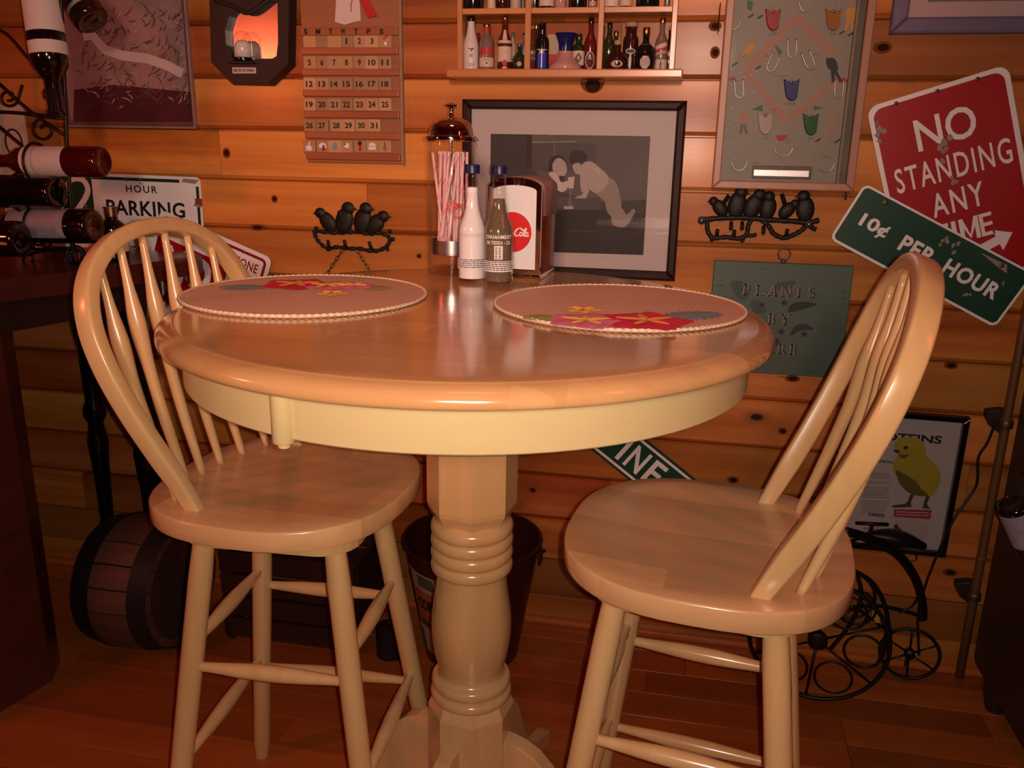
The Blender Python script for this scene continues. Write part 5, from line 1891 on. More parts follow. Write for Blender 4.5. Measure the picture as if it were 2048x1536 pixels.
def fine_cut(o):
    b = bmesh.new(); b.from_mesh(o.data)
    bmesh.ops.triangulate(b, faces=list(b.faces))
    bmesh.ops.subdivide_edges(b, edges=list(b.edges), cuts=2, use_grid_fill=True)
    b.to_mesh(o.data); b.free()


def mini(label, u, w_px, v_top, row, body, cap, style='round', depth=.030, labels=(), cap_h=.012, name='miniature_bottle', vbase=138):
    """a miniature spirit bottle standing in a cubby; w_px and v_top read its width and top"""
    y = WF - depth
    zf = ZB + STEP * row
    p0 = at(u, vbase if row == 0 else 13, y)
    x = p0.x
    r = (at(u + w_px / 2, 100, y).x - at(u - w_px / 2, 100, y).x) / 2
    h = (at(u, v_top, y).z - ZB) if row == 0 else v_top
    t = thing(name, label, 'bottle', (x, y, zf))
    if style == 'round':
        pr = [(r * .9, 0), (r, .002), (r, h * .50), (r * .93, h * .56), (r * .6, h * .67), (r * .42, h * .74), (r * .38, h - cap_h)]
    elif style == 'taper':
        pr = [(r * .95, 0), (r, .002), (r, h * .46), (r * .85, h * .56), (r * .58, h * .70), (r * .46, h * .82), (r * .44, h - cap_h)]
    elif style == 'squat':
        pr = [(r * .75, 0), (r * .92, .004), (r, h * .22), (r * .96, h * .38), (r * .75, h * .52), (r * .38, h * .62), (r * .26, h * .68), (r * .26, h - cap_h)]
    elif style == 'jar':
        pr = [(r * .95, 0), (r, .002), (r, h * .62), (r * .95, h * .68), (r * .72, h * .74), (r * .70, h - cap_h)]
    elif style == 'shoulder':
        pr = [(r * .95, 0), (r, .002), (r, h * .60), (r * .9, h * .68), (r * .45, h * .74), (r * .42, h - cap_h)]
    G().lathe(pr, 24).make('body', body, t, True, angle=55)
    rc = pr[-1][0]
    G().lathe([(rc * 1.12, h - cap_h), (rc * 1.18, h - cap_h + .001), (rc * 1.18, h - .001), (rc * 1.05, h)], 18).make('cap', cap, t, True, angle=45)
    face = -math.atan2(x, y)
    for kind, zf_, hh, ww, m, *txt in labels:
        zc = h * zf_
        rr = r * 1.012 if zf_ < .5 or len(txt) < 2 else r
        a = ww
        if kind == 'band':
            rad = max(q[0] for q in pr if True) if zf_ < .5 else None
            # radius of the body at this height
            rad = r
            for (ra, za), (rb, zb_) in zip(pr[:-1], pr[1:]):
                if za <= zc <= zb_ and zb_ > za:
                    rad = ra + (rb - ra) * (zc - za) / (zb_ - za)
            n = 14
            vs = []; fs = []
            for k in range(n + 1):
                an = -PI / 2 + face - a / 2 + a * k / n
                for z_ in (zc - hh / 2, zc + hh / 2):
                    r_at = rad
                    for (ra, za), (rb, zb_) in zip(pr[:-1], pr[1:]):
                        if za <= z_ <= zb_ and zb_ > za:
                            r_at = ra + (rb - ra) * (z_ - za) / (zb_ - za)
                    r_at += .00045
                    vs.append((r_at * math.cos(an), r_at * math.sin(an), z_))
            for k in range(n):
                fs.append((2 * k, 2 * k + 2, 2 * k + 3, 2 * k + 1))
            o = G().add(vs, fs).make('paper_label' if m != 'b_bluefoil' else 'foil_label', m, t, True)
        elif kind == 'oval':
            o = G().prism(ell(0, zc, ww, hh / 2, 24), .0002, -.0002).make('oval_label', m, t)
            for q in o.data.vertices:
                q.co.y -= math.sqrt(max(0, r * r - q.co.x ** 2)) + .0004
            rotz(o, face)
        elif kind == 'text':
            o = text(txt[0], 0, zc, ww, hh, m, t, 0.0, bold=.03, depth=.0002)
            rotz(wrap(o, r + .0009), face)
        elif kind == 'slant':
            o = G().stroke([(-ww + 2 * ww * k / 12, zc - hh * .5 + hh * k / 12) for k in range(13)], hh * .85, .0002, -.0002).make('slanted_label', m, t)
            rotz(wrap(o, r + .0006), face)
        elif kind == 'poly':
            o = G().prism([(a_ * ww, zc + b_ * hh) for a_, b_ in txt[0]], .0002, -.0002).make('printed_emblem', m, t)
            fine_cut(o)
            rotz(wrap(o, r + .0010 + .0003 * len(t.children)), face)
    return t


PI2 = PI
octo_pts = [(math.cos(2 * PI * k / 8 + PI / 8), math.sin(2 * PI * k / 8 + PI / 8)) for k in range(8)]
dia = [(0, -1), (1, 0), (0, 1), (-1, 0)]
man = [(-.2, -1), (.0, -.3), (.35, -1), (.55, -.95), (.2, .0), (.5, .25), (.4, .35), (.15, .2), (.2, .5), (.25, .8), (.05, 1), (-.15, .8), (-.1, .5), (-.4, .1), (-.3, 0), (-.1, .2), (-.15, -.2), (-.45, -.9)]
palm = [(-1, 0), (-.5, .6), (0, .3), (.5, .7), (1, .1), (.4, .2), (.1, -1), (-.1, -1), (-.1, .1), (-.5, .2)]
# lower row, left cubby
mini('white miniature bottle with a black cap at the left end of the shelf', 942, 30, 33, 0, 'b_white', 'b_black', 'taper', .034, [('poly', .38, .005, .007, 'l_dark', palm), ('poly', .27, .004, .004, 'l_tan', octo_pts), ('text', .10, .006, .014, 'l_tan', 'COCONUT')], .010)
mini('miniature bottle with a red neck seal, second on the lower shelf', 973, 29, 48, 0, 'b_clear', 'b_gold', 'shoulder', .034, [('band', .86, .008, 6.2, 'l_red'), ('band', .40, .012, 2.2, 'l_red'), ('band', .17, .018, 2.4, 'l_cream'), ('text', .22, .0025, .014, 'l_red', 'ALMENDRO'), ('poly', .15, .002, .002, 'l_dark', octo_pts)], .007)
mini('amber miniature bottle with a tall pale label and a red seal', 1009, 29, 34, 0, 'b_amber', 'b_gold', 'round', .034, [('band', .53, .006, 2.2, 'l_cream'), ('band', .30, .030, 2.4, 'l_cream'), ('band', .66, .020, .7, 'l_cream'), ('text', .35, .0026, .010, 'l_tan', 'Reserve'), ('poly', .13, .0065, .0055, 'l_red', octo_pts), ('poly', .045, .002, .006, 'l_cream', octo_pts)], .006)
mini('squat green miniature flask with a pale seal', 1038, 30, 86, 0, 'b_green', 'b_slate', 'squat', .036, [('oval', .22, .010, .005, 'l_tan')], .006)
mini('slim miniature with a blue cap behind the green flask', 1025, 13, 65, 0, 'l_tan', 'b_slate', 'shoulder', .014, [], .010)
mini('dark capped miniature at the divider behind the green flask', 1047, 10, 66, 0, 'b_slate', 'b_black', 'shoulder', .014, [], .009)
mini('dark red miniature between the white bottle and the red sealed one', 957, 14, 66, 0, 'b_red', 'b_red', 'round', .012, [], .007)
# lower row, middle cubby
mini('gold capped miniature half hidden behind the black one', 1071, 24, 48, 0, 'b_amber', 'b_gold', 'round', .013, [], .010)
mini('black miniature bottle with a bright blue label band', 1083, 28, 46, 0, 'b_black', 'b_black', 'shoulder', .040, [('band', .20, .030, 1.3, 'b_bluefoil'), ('band', .43, .002, 1.5, 'l_silver'), ('text', .38, .0075, .012, 'l_white', 'SKYY')], .024)
mini('dark green miniature with a diamond patterned label', 1156, 27, 68, 0, 'b_green', 'b_green', 'shoulder', .024, [('band', .34, .028, 1.9, 'l_cream'), ('poly', .34, .011, .007, 'l_dark', dia), ('poly', .34, .006, .004, 'l_tan', dia)], .012)
mini('red brown miniature with a black cap and a ringed oval label', 1179, 25, 36, 0, 'b_red', 'b_black', 'round', .036, [('oval', .19, .034, .0095, 'l_white'), ('oval', .19, .031, .0083, 'l_dark'), ('text', .22, .0035, .0105, 'l_tan', 'ORIGEN')], .012)


def decanter():
    y = WF - .038
    p = at(1130, 138, y)
    t = thing('glass_decanter', 'rose glass decanter with a flared dark blue neck and wide base', 'decanter', (p.x, y, ZB))
    h = at(1130, 67, y).z - ZB
    r = (at(1164, 120, y).x - at(1097, 120, y).x) / 2
    G().lathe([(r * .95, 0), (r, .002), (r * .98, .008), (r * .90, .012), (r * .70, h * .26), (r * .46, h * .40), (r * .36, h * .48), (r * .34, h * .56), (r * .40, h * .60)], 32).make('body', 'b_rose', t, True, angle=60)
    G().lathe([(r * .40, h * .40), (r * .39, h * .50), (r * .40, h * .62), (r * .44, h * .75), (r * .54, h * .90), (r * .66, h * .985), (r * .64, h), (r * .10, h * .97)], 28).make('neck', 'b_blue', t, True, angle=60)
    G().lathe([(r * .42, h * .44), (r * .47, h * .46), (r * .47, h * .50), (r * .42, h * .52)], 28, cap=False).make('collar', 'b_rose', t, True)
    bx = thing('small_box', 'small rose coloured carton standing behind the glass decanter', 'box', (at(1107, 100, WF - .010).x, WF - .010, ZB))
    G().box(-.012, .012, -.006, .006, 0, at(1100, 69, WF - .01).z - ZB, .0008).make('carton', 'l_tan', bx)
    G().box(-.0115, .0115, -.0066, -.006, .010, .034).make('panel', 'l_red', bx)


decanter()
# lower row, right cubby
mini('green miniature with a black cap at the left of the right cubby', 1216, 24, 45, 0, 'b_green', 'b_black', 'round', .030, [('band', .38, .0015, 1.4, 'b_gold')], .011)
mini('green miniature with a gold cap peeping over the round flask', 1229, 20, 62, 0, 'b_green', 'b_gold', 'round', .012, [], .010)
mini('round dark brown flask with a small oval label', 1233, 46, 81, 0, 'b_brown', 'b_cork', 'squat', .042, [('oval', .19, .014, .012, 'l_tan')], .008)
mini('broad dark bottle with a cork stopper and a key emblem', 1259, 31, 45, 0, 'b_brown', 'b_cork', 'jar', .018, [('poly', .40, .006, .011, 'l_silver', octo_pts), ('poly', .40, .0035, .008, 'l_dark', octo_pts), ('poly', .18, .016, .0028, 'l_silver', octo_pts)], .009)
mini('round dark flask with a gold cap and a silver eight-sided label', 1289, 46, 55, 0, 'b_black', 'b_gold', 'squat', .040, [('poly', .17, .013, .011, 'l_silver', octo_pts), ('poly', .17, .009, .004, 'l_tan', octo_pts), ('band', .60, .002, 6.2, 'b_slate')], .012)
mini('tall brown bottle with a gold cap and slanted labels at the right end', 1320, 26, 36, 0, 'b_clear', 'b_gold', 'round', .036, [('slant', .46, .009, .0125, 'l_cream'), ('slant', .40, .005, .0125, 'l_red'), ('slant', .33, .006, .0125, 'l_tan'), ('band', .10, .021, 2.6, 'l_cream'), ('poly', .10, .009, .006, 'l_dark', man)], .010)
mini('dark miniature in the corner behind the tall brown bottle', 1336, 16, 52, 0, 'b_brown', 'b_cork', 'round', .014, [], .008)
# upper row: mostly above the picture, the feet of the bottles show
for lab, u, w, body, cap, st, d, lb in (
        ('broad black bottle at the left of the upper shelf', 946, 40, 'b_black', 'b_black', 'shoulder', .036, []),
        ('bottle with a white panel on the upper shelf', 983, 17, 'l_cream', 'b_gold', 'shoulder', .030, []),
        ('plum brown round bottle on the upper shelf', 1005, 30, 'b_brown', 'b_black', 'squat', .038, []),
        ('beige stoneware bottle on the upper shelf', 1031, 21, 'b_beige', 'b_cork', 'shoulder', .036, []),
        ('thin dark bottle beside the left divider on the upper shelf', 1046, 8, 'b_slate', 'b_black', 'shoulder', .030, []),
        ('black bottle at the left of the upper middle cubby', 1070, 16, 'b_black', 'b_gold', 'shoulder', .030, []),
        ('dark bottle with a pale rounded label in the upper middle cubby', 1093, 30, 'b_black', 'b_gold', 'round', .040, [('band', .12, .014, 2.6, 'l_cream')]),
        ('pale pink bottle in the upper middle cubby', 1121, 23, 'b_rose', 'b_gold', 'round', .038, []),
        ('black bottle right of the pale pink one on the upper shelf', 1155, 36, 'b_black', 'b_black', 'shoulder', .036, []),
        ('red bottle with a yellow foot beside the right divider', 1185, 17, 'b_red', 'b_gold', 'shoulder', .034, [('band', .10, .010, 1.8, 'b_beige')]),
        ('bottle with a square white label in the upper right cubby', 1223, 28, 'b_amber', 'b_gold', 'jar', .042, [('band', .14, .022, 2.4, 'l_white')]),
        ('bottle with a pink rounded label in the upper right cubby', 1252, 24, 'b_brown', 'b_gold', 'round', .040, [('band', .14, .020, 2.4, 'l_cream')]),
        ('very dark wide bottle in the upper right cubby', 1295, 46, 'b_black', 'b_black', 'shoulder', .034, []),
        ('slim bottle with a glinting side at the right end of the upper shelf', 1334, 12, 'b_clear', 'b_gold', 'shoulder', .036, [])):
    mini(lab, u, w, .090, 1, body, cap, st, d, lb, .010)


# ================================================================== LEFT: DARK TABLE, WINE RACK, BARREL
CZ = .900


def side_table():
    t = thing('side_table', 'dark red brown wooden table at the left edge on black turned legs', 'table', (-1.6, 1.5, 0))
    o = Vector((-1.6, 1.5))
    pts = [(-2.15, .95), (-1.36, .95), (-1.30, 1.15), (-1.245, 1.35), (-1.18, 1.50), (-1.125, 1.66), (-1.095, 1.76), (-1.10, 1.82), (-1.15, 1.855), (-2.15, 1.86)]
    pl = [(a - o.x, b - o.y) for a, b in pts]
    M = Matrix(((1, 0, 0, 0), (0, 0, 1, 0), (0, 1, 0, 0), (0, 0, 0, 1)))
    G().prism(pl, CZ - .042, CZ, .010, M).make('top', 'dark_counter', t)
    G().prism([(a - o.x, b - o.y) for a, b in [(-2.1, .99), (-1.41, .99), (-1.36, 1.15), (-1.31, 1.33), (-1.295, 1.40), (-1.33, 1.47), (-2.1, 1.47)]], .0, CZ - .1155, 0, M).make('end_panel', 'dark_counter', t)
    ap = [(-2.1, 1.0), (-1.42, 1.0), (-1.30, 1.38), (-1.20, 1.72), (-1.2, 1.80), (-2.1, 1.80)]
    G().prism([(a - o.x, b - o.y) for a, b in ap], CZ - .115, CZ - .0425, 0, M).make('apron', 'cabinet_wood', t)
    for x, y, s in ((-1.45, 1.835, 1.0), (-1.275, 1.79, 1.35), (-2.0, 1.1, 1.0), (-2.0, 1.8, 1.0)):
        pr = [(.020, 0), (.026, .01), (.030, .05), (.024, .10), (.016, .13), (.022, .15), (.022, .165), (.017, .18), (.020, .30), (.026, .40), (.018, .45), (.028, .47), (.028, .49), (.019, .51), (.022, .62), (.018, .68), (.026, .70), (.026, .72), (.024, .735), (.024, CZ - .115)]
        G().lathe([(r * s, z) for r, z in pr], 24, Matrix.Translation((x - o.x, y - o.y, 0))).make('leg', 'black_gloss', t, True, angle=50)


side_table()


def wine_bottle(label, p, axis, roll=0.0, mat='wine_red', r=.031, L=.27, label_mat='l_white', cap='b_black', lab=True, name='wine_bottle', labels=((.05, .13),), group=None, neck_label=False):
    """p is the middle of the base, axis points from base to mouth"""
    t = thing(name, label, 'bottle', p, group=group)
    za = Vector(axis).normalized()
    xa = CAM - Vector(p); xa = (xa - za * xa.dot(za)).normalized()          # labels face the room
    ya = za.cross(xa)
    t.rotation_euler = (Matrix((xa, ya, za)).transposed().to_quaternion() @ Euler((0, 0, roll)).to_quaternion()).to_euler()
    pr = [(r * .3, .008), (r * .78, 0), (r * .96, .003), (r, .009), (r, L * .60), (r * .93, L * .66), (r * .62, L * .725), (r * .42, L * .77), (r * .40, L * .97), (r * .46, L * .975), (r * .46, L * .995), (r * .30, L)]
    G().lathe(pr, 28).make('body', mat, t, True, angle=55)
    G().lathe([(r * .425, L * .82), (r * .43, L * .968), (r * .49, L * .974), (r * .49, L * .997), (r * .1, L * 1.002)], 20, cap=False).make('capsule', cap, t, True, angle=50)
    if lab:
        for a, b in labels:
            n = 16; vs = []; fs = []
            for k in range(n + 1):
                an = -1.25 + 2.5 * k / n
                for z in (L * a / .27, L * b / .27):
                    vs.append(((r + .0005) * math.cos(an), (r + .0005) * math.sin(an), z))
            for k in range(n):
                fs.append((2 * k, 2 * k + 2, 2 * k + 3, 2 * k + 1))
            G().add(vs, fs).make('paper_label', label_mat, t, True)
    return t


plain('wine_red', (.055, .003, .003), .06, coat=.6)
plain('wine_black', (.006, .003, .003), .07, coat=.6)
plain('wine_brown', (.025, .007, .004), .07, coat=.6)
plain('l_violet', (.30, .25, .30), .6, vary=.4, scale=40)
plain('gold_foil', (.26, .15, .08), .3, .9)


def wine_rack():
    q = lambda u, v, y=1.56: at(u, v, y)
    f = on(150, 528, CZ)
    base = Vector((f.x, f.y, CZ))
    t = thing('wine_rack', 'black scrolled wrought iron wine rack standing on the dark side table', 'wine rack', base)
    Y0 = f.y
    L = lambda u, v, y=Y0: at(u, v, y) - base
    def bar(nm, pts, r=.0035, n=6):
        G().tube(smooth_path([tuple(k) for k in pts], n), r, 8).make(nm, 'wrought_iron', t, True)
    top = L(122, 20); 
    bar('upright', [L(148, 522) + Vector((0, 0, .0)), L(141, 400), L(134, 290), L(128, 150), L(122, 0), L(120, -60)], .0040)
    back = Vector((-.36, .02, 0))
    bar('upright', [k + back for k in (L(148, 522), L(141, 400), L(134, 290), L(128, 150), L(122, 0), L(120, -60))], .0040)
    bar('diagonal_bar', [L(0, 168), L(60, 222), L(130, 300 - 30)], .0036, 3)
    bar('diagonal_bar', [L(-5, 250), L(60, 305), L(110, 350), L(140, 400)], .0036, 3)
    bar('diagonal_bar', [L(-60, 90), L(0, 60), L(60, 120), L(128, 190)], .0030, 4)
    bar('cross_bar', [L(-140, 222), L(0, 224), L(60, 228), L(131, 236)], .0036, 3)
    bar('cross_bar', [L(-140, 498), L(60, 498), L(148, 505)], .0036, 3)
    bar('base_bar', [L(40, 512), L(100, 500), L(150, 496)], .003, 4)
    # scrolls
    def scroll(cx, cy, r0, turns, a0, dirn=1, tail=None):
        pts = []
        n = 26
        for k in range(n):
            fr = k / (n - 1)
            a = a0 + dirn * turns * 2 * PI * fr
            r = r0 * (1 - .72 * fr)
            pts.append(L(cx + r * math.cos(a), cy + r * math.sin(a)))
        if tail:
            pts = [L(*k) for k in tail] + pts
        G().tube([tuple(p_) for p_ in pts], .0028, 7).make('scroll', 'wrought_iron', t, True)
    scroll(18, 195, 20, 1.3, 0, 1, [(45, 170)])
    scroll(90, 260, 26, 1.2, -PI / 2, -1, [(125, 238)])
    scroll(110, 318, 26, 1.2, PI, 1)
    scroll(150, 515, 24, 1.3, PI / 2, 1)
    scroll(100, 190, 22, 1.2, PI / 2, -1, [(128, 150)])
    scroll(78, 480, 26, .8, 0, 1)
    scroll(60, 520, 20, 1.1, 0, 1)
    # cradle rings that hold the bottles
    for (u, v, r_) in ((150, 326, .040), (120, 385, .040), (150, 452, .040)):
        c = L(u - 75, v); 
        pts = [c + Vector((0, .0 + r_ * math.cos(2 * PI * k / 24), r_ * math.sin(2 * PI * k / 24))) for k in range(24)]
        G().tube([tuple(p_) for p_ in pts], .0028, 7, True).make('cradle_ring', 'wrought_iron', t, True)
    # wire ball foot at the corner
    c = L(152, 512)
    for k in range(3):
        a = PI * k / 3
        G().tube([tuple(c + Vector((.020 * math.cos(b) * math.cos(a), .020 * math.cos(b) * math.sin(a), .022 * math.sin(b)))) for b in [2 * PI * i / 20 for i in range(20)]], .0018, 6, True).make('wire_ball', 'wrought_iron', t, True)


wine_rack()
YR = on(150, 528, CZ).y
rb = lambda u, v, y=YR: at(u, v, y)
wine_bottle('red wine bottle lying in the rack with its base to the right, topmost lying one', rb(207, 324), (-1, .04, -.01), 0, 'wine_red', .031, .30, 'l_white', labels=((.07, .16),))
wine_bottle('black wine bottle lying in the middle of the rack with its base in the rack', rb(116, 385, YR - .02), (-1, .03, -.01), 0, 'wine_black', .034, .29, lab=False)
wine_bottle('dark wine bottle low in the rack with a torn violet label', rb(190, 452, YR + .0), (-1, .02, -.035), .5, 'wine_black', .036, .30, 'l_violet', labels=((.045, .17),))
wine_bottle('black wine bottle nearest the left edge, lowest in the rack', rb(45, 478, YR - .10), (-1, -.1, -.02), 0, 'wine_black', .036, .29, lab=False)
wine_bottle('wine bottle tipped neck down at the top of the rack with a white label', rb(74, -60, YR), (.10, -.10, -1), 0, 'wine_black', .036, .27, 'l_white', 'b_black', labels=((.045, .118), (.136, .160)))
wine_bottle('brown bottle with its rounded base jutting right at the top of the rack', rb(186, 44, YR + .10), (-.62, .20, .76), 0, 'wine_brown', .036, .24, 'l_silver', labels=((.030, .040),))
wine_bottle('dark bottle with a gold foil neck standing behind the left stool', (at(228, 480, 1.66).x, 1.66, CZ), (0, 0, 1), 0, 'wine_black', .030, at(217, 413, 1.66).z - CZ, 'l_cream', 'gold_foil')
# pale card behind the rack
cp = at(14, 200, 1.80)
tc_ = thing('pale_card', 'pale rectangular card behind the wine rack at the left edge', 'card', (cp.x, 1.80, CZ))
G().box(-.045, .040, -.003, .003, 0, .33, .001).make('card', 'l_cream', tc_)
G().tube([(.022 * math.cos(2 * PI * k / 24) + .006, -.004, .245 + .030 * math.sin(2 * PI * k / 24)) for k in range(24)], .0022, 6, True).make('printed_ring', 'ink_black', tc_)
gl = on(62, 520, CZ)
tg = thing('glass_tumbler', 'small clear glass under the lowest bottle of the rack', 'glass', (gl.x, gl.y + .02, CZ))
G().lathe([(.024, 0), (.026, .002), (.030, .045), (.0285, .045), (.0245, .006), (.001, .005)], 24, cap=False).make('cup', 'bottle_clear', tg, True, angle=50)


def barrel():
    r = .142; R = .156; Lh = .185
    c = Vector((-1.085, 1.60, R + .0))
    t = thing('wine_barrel', 'small dark oak barrel lying on its side under the side table', 'barrel', (c.x - Lh / 2, c.y, 0))
    o = Vector((Lh / 2, 0, R))
    # staves
    n = 18
    for k in range(n):
        a0, a1 = 2 * PI * k / n + .012, 2 * PI * (k + 1) / n - .012
        vs = []; fs = []
        m = 9
        for i in range(m):
            x = -Lh * i / (m - 1)
            rr = R - (R - r) * (2 * i / (m - 1) - 1) ** 2
            for a, q in ((a0, rr), ((a0 + a1) / 2, rr + .001), (a1, rr), (a1, rr - .016), (a0, rr - .016)):
                vs.append((o.x + x, o.y + q * math.cos(a), o.z + q * math.sin(a)))
        for i in range(m - 1):
            for j in range(5):
                fs.append((i * 5 + j, i * 5 + (j + 1) % 5, (i + 1) * 5 + (j + 1) % 5, (i + 1) * 5 + j))
        fs.append((4, 3, 2, 1, 0)); fs.append(tuple((m - 1) * 5 + j for j in range(5)))
        G().add(vs, fs).make('stave', 'barrel_wood', t)
    # hoops
    for f, w in ((.11, .040), (.86, .048)):
        x = -Lh * f
        rr = lambda xx: R - (R - r) * (2 * (-xx / Lh) - 1) ** 2
        prof = [(rr(x - w / 2) + .0012, x - w / 2), (rr(x - w / 2) + .0035, x - w / 2), (rr(x + w / 2) + .0035, x + w / 2), (rr(x + w / 2) + .0012, x + w / 2)]
        if x + w / 2 > 0:
            prof = [(a, min(0.002, b)) for a, b in prof]
        M = Matrix.Translation(o) @ Matrix.Rotation(PI / 2, 4, 'Y')
        G().lathe(prof, 48, M, cap=False).make('iron_hoop', 'iron', t, True, angle=40)
    # heads, boards side by side
    for hx in (-.016, -Lh + .016):
        for k in range(5):
            y0, y1 = -.130 + .052 * k, -.130 + .052 * (k + 1) - .0012
            pts = []
            for j in range(7):
                yy = y0 + (y1 - y0) * j / 6
                pts.append((yy, math.sqrt(max(1e-5, .131 ** 2 - yy * yy))))
            poly = pts + [(a, -b) for a, b in reversed(pts)]
            M = Matrix.Translation((o.x + hx, o.y, o.z)) @ Matrix.Rotation(PI / 2, 4, 'Z')
            G().prism(poly, .006, -.006, .0008, M).make('head_board', 'barrel_head', t)
    G().prism([(a + .055, b - .055) for a, b in ell(0, 0, .03, .018, 12, .4)], .0005, -.0005, 0, Matrix.Translation((o.x - .0092, o.y, o.z)) @ Matrix.Rotation(PI / 2, 4, 'Z')).make('worn_stencil', 'chick_olive', t)


wood('barrel_head', (.060, .024, .018), (.035, .013, .010), 'Z', 40, .6, 0, vary=.2)
barrel()


def small_floor_bottle():
    p = Vector((at(391, 1100, 1.81).x, 1.81, 0))
    top = at(391, 1070, 1.81).z
    t = thing('liqueur_bottle', 'small dark bottle with cream labels on the floor beside the barrel', 'bottle', p)
    h = .22
    G().lathe([(.018, 0), (.021, .003), (.021, .135), (.018, .155), (.0085, .175), (.008, h - .02)], 20).make('body', 'b_brown', t, True, angle=50)
    G().lathe([(.0095, h - .02), (.0095, h)], 14).make('cap', 'label_pink', t, True, angle=40)
    for a, b, m in ((.075, .120, 'l_cream'), (.018, .050, 'l_white'), (.140, .146, 'b_bluefoil')):
        rr = .0216 if b < .135 else .0205
        G().lathe([(rr, a), (rr, b)], 20, cap=False).make('paper_label', m, t, True)


small_floor_bottle()


def crate():
    """dark slatted crate in the shadow behind the left stool"""
    t = thing('slatted_crate', 'dark slatted wooden crate in the shadow behind the left stool', 'crate', (-.84, 1.735, 0))
    w, d, h = .155, .085, .235
    for s in (-1, 1):
        for e in (-1, 1):
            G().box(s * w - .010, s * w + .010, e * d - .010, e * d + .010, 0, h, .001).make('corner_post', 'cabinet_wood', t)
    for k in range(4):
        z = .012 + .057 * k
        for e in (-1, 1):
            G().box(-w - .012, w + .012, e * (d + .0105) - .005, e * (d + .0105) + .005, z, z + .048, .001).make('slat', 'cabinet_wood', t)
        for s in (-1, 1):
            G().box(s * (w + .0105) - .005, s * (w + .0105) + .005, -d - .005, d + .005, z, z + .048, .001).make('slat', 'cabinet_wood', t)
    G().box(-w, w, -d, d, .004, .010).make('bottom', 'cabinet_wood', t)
    bt = thing('lidded_tin', 'small dark lidded tin on the floor beside the slatted crate', 'tin', (-.60, 1.66, 0))
    G().lathe([(.030, 0), (.032, .002), (.032, .060), (.033, .061), (.033, .074), (.020, .078), (.004, .079)], 24).make('body', 'iron', bt, True, angle=40)
    G().lathe([(.004, .079), (.007, .083), (.007, .088), (.002, .090)], 12).make('knob', 'iron', bt, True)


crate()


def bucket():
    c = (-.418, 1.725)
    t = thing('copper_bucket', 'dark copper bucket with a paper fruit label behind the table pedestal', 'bucket', (c[0], c[1], 0))
    r0, r1, h = .110, .155, .290
    G().lathe([(r0 - .003, 0), (r0, .003), (r0 + .001, .012), (r1, h - .004), (r1 + .004, h - .002), (r1 + .004, h + .004), (r1 - .001, h + .004), (r1 - .002, h - .004), (r0 - .002, .010), (.001, .009)], 56, cap=False).make('pail', 'bucket_copper', t, True, angle=50)
    G().tube([((r1 + .003) * math.cos(2 * PI * k / 40), (r1 + .003) * math.sin(2 * PI * k / 40), h + .001) for k in range(40)], .004, 8, True).make('rolled_rim', 'bucket_rim', t, True)
    for s in (-1, 1):
        G().box(s * (r1 + .004) - .003, s * (r1 + .004) + .003, -.015, .015, h - .045, h - .012, .001).make('ear', 'bucket_rim', t)
    pts = [((r1 + .008) * math.cos(a), .030 + (r1 + .018) * math.sin(a), h - .028 - .10 * math.sin(a)) for a in [PI * k / 16 for k in range(17)]]
    G().tube(pts, .0025, 7).make('bail_handle', 'iron', t, True)
    # curved paper label on the left front
    def on_pail(nm, a0, a1, z0, z1, m, lift, n=12, k=0):
        vs = []; fs = []
        for i in range(n + 1):
            a = math.radians(a0 + (a1 - a0) * i / n)
            for z in (z0, z1):
                r = r0 + .001 + (r1 - r0 - .001) * (z - .012) / (h - .016) + lift
                vs.append((r * math.cos(a), r * math.sin(a), z))
        for i in range(n):
            fs.append((2 * i, 2 * i + 2, 2 * i + 3, 2 * i + 1))
        return G().add(vs, fs).make(nm, m, t, True)
    on_pail('paper_label', -150, -70, .035, .250, 'lb_cream', .0008)
    on_pail('label_patch', -143, -112, .125, .205, 'lb_orange', .0014)
    for a0, a1, z0, z1, m in ((-150, -138, .035, .09, 'lb_teal'), (-136, -120, .05, .10, 'lb_cream2'), (-118, -100, .04, .085, 'lb_green'), (-150, -145, .10, .24, 'lb_black'), (-132, -112, .215, .245, 'lb_green'), (-104, -80, .10, .22, 'lb_green'), (-140, -110, .108, .126, 'lb_brown')):
        on_pail('label_patch', a0, a1, z0, z1, m, .0012)
    tx = text('COPE', 0, .170, .062, .030, 'ink_black', t, 0.0, bold=.04)
    for q in tx.data.vertices:
        a = math.radians(-124) + q.co.x / .14
        r = r0 + .001 + (r1 - r0 - .001) * (q.co.z - .012) / (h - .016) + .0022 - q.co.y * .2
        q.co = Vector((r * math.cos(a), r * math.sin(a), q.co.z))


plain('bucket_copper', (.085, .022, .016), .38, .55, vary=.25, scale=20)
plain('bucket_rim', (.05, .025, .022), .4, .5)
for nm, c in (('lb_cream', (.30, .24, .16)), ('lb_cream2', (.36, .28, .20)), ('lb_orange', (.28, .085, .022)), ('lb_teal', (.07, .11, .10)), ('lb_green', (.06, .085, .04)), ('lb_black', (.012, .012, .010)), ('lb_brown', (.09, .025, .015))):
    plain(nm, c, .6, vary=.2, scale=40)
bucket()

